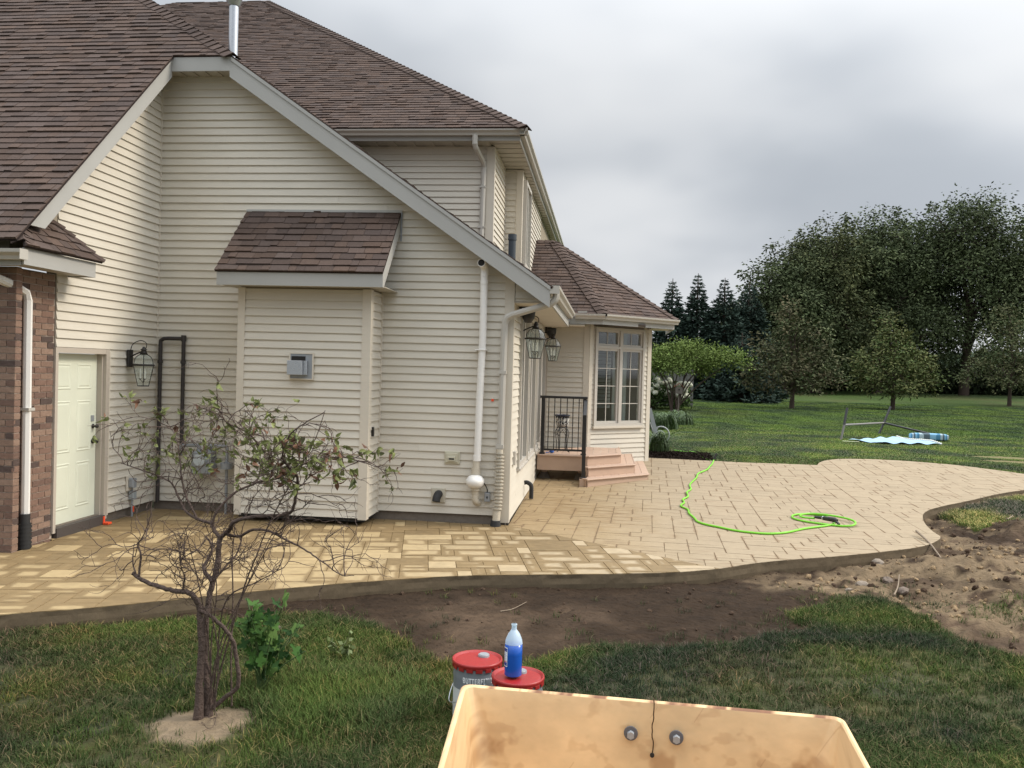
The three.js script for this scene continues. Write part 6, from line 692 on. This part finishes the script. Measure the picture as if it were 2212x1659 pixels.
  let cnt = 0; const more = []; const order = tips.map((e) => [r() + (e[0].y > 1.3 ? 0.9 : e[0].y > 1.1 ? 0.35 : -0.4) + (e[0].x > -0.95 ? 0.15 : 0), e]).sort((a, b) => b[0] - a[0]); for (const [, [p, d]] of order) { const k = 2 + Math.floor(r() * 4); for (let i = 0; i < k && cnt < 900; i++, cnt++) { if (cnt >= 300) { const dir = d.clone().multiplyScalar(0.4).add(rdir(r).multiplyScalar(0.8)).add(V3(0, -0.35, 0)).normalize(); more.push(shapes[cnt % 3].clone().applyMatrix4(new THREE.Matrix4().compose(p.clone().addScaledVector(d, -0.012 * i), new THREE.Quaternion().setFromUnitVectors(V3(0, 1, 0), dir), V3(1, 1, 1).multiplyScalar(0.6 + 0.5 * r())))); continue; } const l = part('leaf', shapes[Math.floor(r() * 3)], lm[Math.floor(Math.pow(r(), 1.1) * 5)], t); l.position.copy(p).addScaledVector(d, -0.012 * i); const dir = d.clone().multiplyScalar(0.4).add(rdir(r).multiplyScalar(0.8)).add(V3(0, -0.35, 0)).normalize(); l.quaternion.setFromUnitVectors(V3(0, 1, 0), dir); l.rotateY(r() * 6); l.scale.setScalar(0.65 + 0.5 * r()); } if (cnt >= 900) break; } part('leaves', merge(more), lm[0], t).userData.kind = 'stuff'; }
// lobed weed behind the tree
{ const t = thing('lobed_weed', 'broad leaved green weed growing behind the twisted tree', 'plant', [-0.94, ground(-0.94, 5.7) - 0.01, 5.7]), r = rng(210), ms = [[0.04, 0.1, 0.02], [0.06, 0.13, 0.028], [0.028, 0.07, 0.018], [0.09, 0.16, 0.04]].map((c) => pmat(c, 0.85, { side: THREE.DoubleSide, specularIntensity: 0.25, transmission: 0.2, thickness: 0 }));
  const sh = new THREE.Shape(); const lob = []; for (let i = 0; i <= 40; i++) { const a = mix(-2.7, 2.7, i / 40), q = 0.052 + 0.022 * Math.cos(a * 5 * 0.8) + 0.006 * Math.cos(a * 14); lob.push([Math.sin(a) * q, Math.cos(a) * q + 0.045]); } sh.moveTo(0, 0); lob.forEach(([x, y]) => sh.lineTo(x, y)); sh.closePath(); const lg = new THREE.ShapeGeometry(sh, 4); { const p = lg.attributes.position; for (let i = 0; i < p.count; i++) p.setZ(i, -2.2 * p.getX(i) ** 2 - 1.6 * (p.getY(i) - 0.05) ** 2 + 0.006 * Math.sin(p.getX(i) * 90)); lg.computeVertexNormals(); }
  const st = []; for (let i = 0; i < 11; i++) { const a = r() * 6.28, top = [Math.cos(a) * 0.22 + 0.06, 0.2 + 0.42 * r(), Math.sin(a) * 0.15], c = curve([[(r() - 0.5) * 0.04, 0, (r() - 0.5) * 0.04], [top[0] * 0.4, top[1] * 0.6, top[2] * 0.4], top], 14); st.push(tube(c, 0.004, 5)); for (let k = 0; k < 11; k++) { const p = c[Math.floor(mix(5, 14, r()))], l = part('leaf', lg, ms[Math.floor(r() * 4)], t), d = rdir(r); l.position.set(p.x + d.x * 0.05, p.y + Math.abs(d.y) * 0.02, p.z + d.z * 0.05); l.rotation.set(-0.9 + (r() - 0.5) * 1.3, r() * 6.28, (r() - 0.5) * 1.2); l.scale.setScalar(0.35 + 0.55 * r()); } } part('stems', merge(st), mat([0.06, 0.1, 0.03], 0.7), t); }
{ const t = thing('wilting_weed', 'small wilting weed beside the walkway edge', 'plant', [-0.62, ground(-0.62, 5.0), 5.0]), r = rng(216), m = pmat([0.13, 0.17, 0.05], 0.6, { side: THREE.DoubleSide, transmission: 0.2, thickness: 0 }), g = new GB(), st = []; for (let i = 0; i < 6; i++) { const a = r() * 6.28, top = V3(Math.cos(a) * 0.09, 0.1 + 0.14 * r(), Math.sin(a) * 0.09); st.push(tube([V3(0, -0.01, 0), top.clone().multiplyScalar(0.5).add(V3(0, 0.03, 0)), top], 0.0025, 4)); for (let k = 0; k < 8; k++) leafCard(g, top.clone().multiplyScalar(0.5 + 0.5 * r()), rdir(r).add(V3(0, -0.2, 0)).normalize(), rdir(r), 0.05, 0.028); } part('leaves', g.geo(), m, t); part('stems', merge(st), mat([0.1, 0.11, 0.04], 0.7), t); }
// ---------- grass ----------
function tuft(seed, n, h, spread, bw) { const g = new GB(), r = rng(seed); for (let i = 0; i < n; i++) { const a = r() * 6.2832, L = h * (0.55 + 0.7 * r()), q = spread * Math.sqrt(r()), b = V3(Math.cos(a * 5) * q, -0.01, Math.sin(a * 5) * q), d = V3(Math.cos(a), 0, Math.sin(a)), s = V3(-d.z, 0, d.x), bend = 0.35 + 1.15 * r() * r(); const pt = (u) => b.clone().addScaledVector(d, L * bend * u * u).add(V3(0, L * (u - 0.3 * bend * u * u) + 0.01 * u, 0)), w = bw * (0.7 + 0.6 * r()); const p0 = pt(0), p1 = pt(0.55), p2 = pt(1), v = 0.7 + 0.6 * r(); g.col = r() < 0.1 ? [0.22 * v, 0.185 * v, 0.09 * v] : [0.066 * v, 0.1 * v, 0.031 * v]; const l0 = p0.clone().addScaledVector(s, w), r0 = p0.clone().addScaledVector(s, -w), l1 = p1.clone().addScaledVector(s, w * 0.8), r1 = p1.clone().addScaledVector(s, -w * 0.8); g.quad(l0, r0, r1, l1); g.tri(l1, r1, p2); } return g.geo(); }
const bladeM = mat([1, 1, 1], 0.9, { specularIntensity: 0.12, vertexColors: true, side: THREE.DoubleSide });
function lawn(name, label, seed, geo, n, region, keep, scale, tint = 1, dryF = 0.45) {
  const r = rng(seed), M4 = new THREE.Matrix4(), Q = new THREE.Quaternion(), list = []; for (let i = 0; i < n; i++) { const x = mix(region[0], region[1], r()), z = mix(region[2], region[3], r()), k = keep(x, z, r()); if (k <= 0) continue; list.push([x, z, k, r() * 6.28, 0.75 + 0.5 * r(), r()]); }
  const im = new THREE.InstancedMesh(geo, bladeM, list.length), c = new THREE.Color(); list.forEach(([x, z, k, a, s, h], i) => { Q.setFromAxisAngle(V3(0, 1, 0), a); M4.compose(V3(x, ground(x, z), z), Q, V3(scale * s, scale * s * k, scale * s)); im.setMatrixAt(i, M4); const p = clamp((fbm(x * 1.3 + 31, z * 1.3, 4) - 0.3) * 2.4, 0, 1), dryk = sm(0.46, 0.66, fbm(x * 0.8 + 8, z * 0.8 + 2, 4)); c.setRGB(mix(0.6, 1.3, p) * mix(1, 1.75, dryk * dryF) * (0.8 + 0.4 * h), mix(0.6, 1.3, p) * mix(1, 1.15, dryk * dryF) * (0.85 + 0.3 * h), mix(1, 1.05, dryk) * (0.85 + 0.3 * h)); c.multiplyScalar(tint); im.setColorAt(i, c); }); im.name = numbered(name); im.userData = { label, category: 'grass', kind: 'stuff' }; im.castShadow = im.receiveShadow = true; scene.add(im);
}
const onPatio = (x, z, m) => distPoly(walkOutline, x, z) > -m || distPoly(mainOutline, x, z) > -m;
lawn('front_grass', 'front lawn grass in the foreground', 301, tuft(1, 14, 0.05, 0.042, 0.0019), 66000, [-5.2, 5.2, 2.2, 7.4], (x, z, q) => { if (onPatio(x, z, 0.03)) return 0; const d = dirtAmt(x, z), b = Math.abs(x + 0.55) < 1.0 ? 1 + 0.35 * sm(0.4, 0.7, fbm(x * 1.5, z * 1.5, 3)) : 1; return q < (1 - d) * mix(0.35, 1, sm(0.62, 0.45, fbm(x * 0.8 + 3, z * 0.8 + 9, 4))) + 0.004 + (d > 0.9 && q > 0.98 ? 1 : 0) * (distPoly(dirtA, x, z) < 0.35 ? 1 : 0) ? b : 0; }, 1, 0.82);
lawn('front_grass', 'taller grass round the foot of the twisted tree', 302, tuft(2, 12, 0.12, 0.035, 0.0017), 5200, [-1.6, 0.35, 5.0, 7.2], (x, z, q) => { const e = Math.hypot((x + 0.45) / 0.75, (z - 5.75) / 0.65); return dirtAmt(x, z) < 0.2 && q < sm(1.1, 0.3, e) ? 1 : 0; }, 1, 0.95, 0.1);
lawn('edge_grass', 'patch of grass beyond the dirt at the right patio edge', 303, tuft(3, 12, 0.07, 0.04, 0.002), 26000, [5.8, 11, -5.6, -1.2], (x, z, q) => (onPatio(x, z, 0.06) || q > (1 - dirtAmt(x, z)) ? 0 : 1), 1, 1.25, 0.1);
lawn('back_lawn', 'mown back lawn beyond the patio', 304, tuft(4, 12, 0.036, 0.06, 0.004), 60000, [2.2, 14.5, -18, -7.7], (x, z, q) => { if (onPatio(x, z, 0.04) || (x < 3.5 && z > -8.9) || q > sm(-18, -13, z) + 0.02 || Math.hypot((x - 10.8) / 0.9, (z + 9.7) / 0.25) < 1 || Math.hypot((x - 10.9) / 0.9, (z + 10.6) / 0.3) < 1) return 0; const ed = Math.max(distPoly(mainOutline, x, z)); return ed > -0.35 ? 1.5 : 0.8; }, 1, 1.75, 0.02);
lawn('back_lawn', 'far back lawn under the trees', 305, tuft(5, 12, 0.03, 0.1, 0.007), 90000, [1.5, 27, -36, -13], (x, z, q) => (q < mix(0.35, 1, sm(-13, -18, z)) ? 0.8 : 0), 1, 1.5, 0.15);
lawn('sand_grass', 'thin dry grass on the disturbed soil at right', 306, tuft(6, 7, 0.05, 0.03, 0.0014), 9000, [3.0, 7.5, 1.6, 5.4], (x, z, q) => (q < 0.75 * sm(0.42, 0.6, fbm(x * 1.4, z * 1.4 + 4, 3)) * sm(1.5, 3.0, z) ? 0.9 : 0), 1);
// ---------- clods, stones and sticks ----------
{ const r = rng(401), clod = (s, rough) => { const g = new THREE.IcosahedronGeometry(1, 2), p = g.attributes.position; for (let i = 0; i < p.count; i++) { const x = p.getX(i), y = p.getY(i), z = p.getZ(i), k = 1 + rough * (fbm(x * 1.7 + s + 5, y * 1.7 + z * 2.3 + 9, 3) - 0.5); p.setXYZ(i, x * k, y * k * 0.7, z * k); } g.computeVertexNormals(); return g; };
  const scatter = (name, label, g, m, n, fn) => { const l = []; for (let i = 0; i < n; i++) { const e = fn(r); if (e) l.push(e); } const im = new THREE.InstancedMesh(g, m, l.length), M4 = new THREE.Matrix4(), Q = new THREE.Quaternion(); l.forEach(([x, z, s], i) => { Q.setFromEuler(new THREE.Euler(r() * 6, r() * 6, r() * 6)); M4.compose(V3(x, ground(x, z) + s * 0.2, z), Q, V3(s * (0.7 + 0.6 * r()), s * (0.7 + 0.5 * r()), s)); im.setMatrixAt(i, M4); }); im.name = name; im.userData = { label, category: 'soil', kind: 'stuff' }; im.castShadow = im.receiveShadow = true; scene.add(im); };
  const dm = mat([0.085, 0.056, 0.038], 0.95, { map: rep(mottleT, 2, 2) }), sm_ = mat([0.34, 0.24, 0.14], 0.95, { map: rep(mottleT, 2, 2) });
  scatter('soil_clods', 'dark crumbs of soil along the slab edge', clod(1, 0.9), dm, 12000, (q) => { const x = mix(-3.4, 8.5, q()), z = mix(-4, 5, q()), e = Math.max(distPoly(walkOutline, x, z), distPoly(mainOutline, x, z)); if (e > -0.02 || dirtAmt(x, z) < 0.5) return 0; const near = Math.exp(e * 4), rt = sm(3.2, 4.6, x); if (q() > 0.16 + 0.5 * near + 0.16 * rt) return 0; return [x, z, (0.004 + 0.022 * Math.pow(q(), 4)) * (1 + 0.5 * rt)]; });
  scatter('sandy_clods', 'pale sandy clods in the dug soil at right', clod(2, 0.9), sm_, 5200, (q) => { const x = mix(3.0, 8.5, q()), z = mix(-3, 5, q()); if (onPatio(x, z, 0.02) || dirtAmt(x, z) < 0.5 || q() > 0.06 + 0.5 * sandAmt(x, z)) return 0; return [x, z, 0.006 + 0.026 * Math.pow(q(), 3)]; });
  const gm = [mat([0.3, 0.25, 0.2], 0.9, { map: rep(mottleT, 3, 3) }), mat([0.2, 0.16, 0.13], 0.9, { map: rep(mottleT, 3, 3) })]; [[3.93, 1.78, 0.055, 'rounded grey stone in the soil, left of the sandy mound'], [4.22, 1.68, 0.06, 'flat pale stone close to the sandy mound'], [3.74, 2.03, 0.035, 'small brown stone at the edge of the grass'], [4.24, 2.08, 0.06, 'brown stone in front of the sandy mound'], [4.4, 0.78, 0.06, 'pale flat stone against the slab edge'], [-1.35, 4.45, 0.045, 'pale stone on the lawn left of the twisted tree'], [5.62, -1.75, 0.06, 'stone in the dark soil inside the patio curve']].forEach(([x, z, s, l], i) => { const o = single('stone', clod(10 + i, 0.7), gm[i % 2], l, 'stone'); o.position.set(x, ground(x, z) + s * 0.25, z); o.scale.set(s * 1.2, s, s * 0.9); o.rotation.y = i * 1.3; });
  const wood = mat([0.24, 0.19, 0.14], 0.9); const stick = (pts, rad, l) => single('stick', tube(curve(pts, 14), (u) => rad * mix(1, 0.55, u), 6), wood, l, 'stick'); const gp = (x, z, h) => [x, ground(x, z) + h, z]; stick([[5.3, pz(5.3, -0.4) + 0.06, -0.6], gp(5.28, -0.1, 0.1), gp(5.25, 0.42, 0.02)], 0.016, 'thick bare stick leaning on the slab edge'); stick([gp(4.1, 2.25, 0.015), gp(4.2, 2.05, 0.06), gp(4.3, 1.78, 0.06)], 0.009, 'thin crooked stick in front of the sandy mound'); stick([gp(0.35, 3.55, 0.008), gp(0.45, 3.45, 0.012), gp(0.55, 3.2, 0.01)], 0.005, 'thin pale twig lying on the bare soil'); stick([gp(6.9, -1.7, 0.05), gp(7.1, -2.1, 0.12), gp(7.3, -2.4, 0.12)], 0.012, 'bare root sticking out of the dark mound at right'); }
{ const m = mat([0.026, 0.018, 0.014], 0.95), r = rng(420), g = new GB(); for (let i = 0; i < 5000; i++) { const x = mix(2.2, 3.6, r()), z = mix(-8.8, -7.82, r()); leafCard(g, V3(x, ground(x, z) + 0.02 + 0.06 * r() * Math.sin((z + 8.8) * 3), z), V3(r() - 0.5, (r() - 0.4) * 0.4, r() - 0.5).normalize(), rdir(r), 0.06, 0.015); } const o = setup(new THREE.Mesh(g.geo(), m)); o.name = 'mulch_bed'; o.userData = { label: 'dark shredded mulch at the nook corner', category: 'mulch', kind: 'stuff' }; scene.add(o); }
renderer.render(scene, camera);
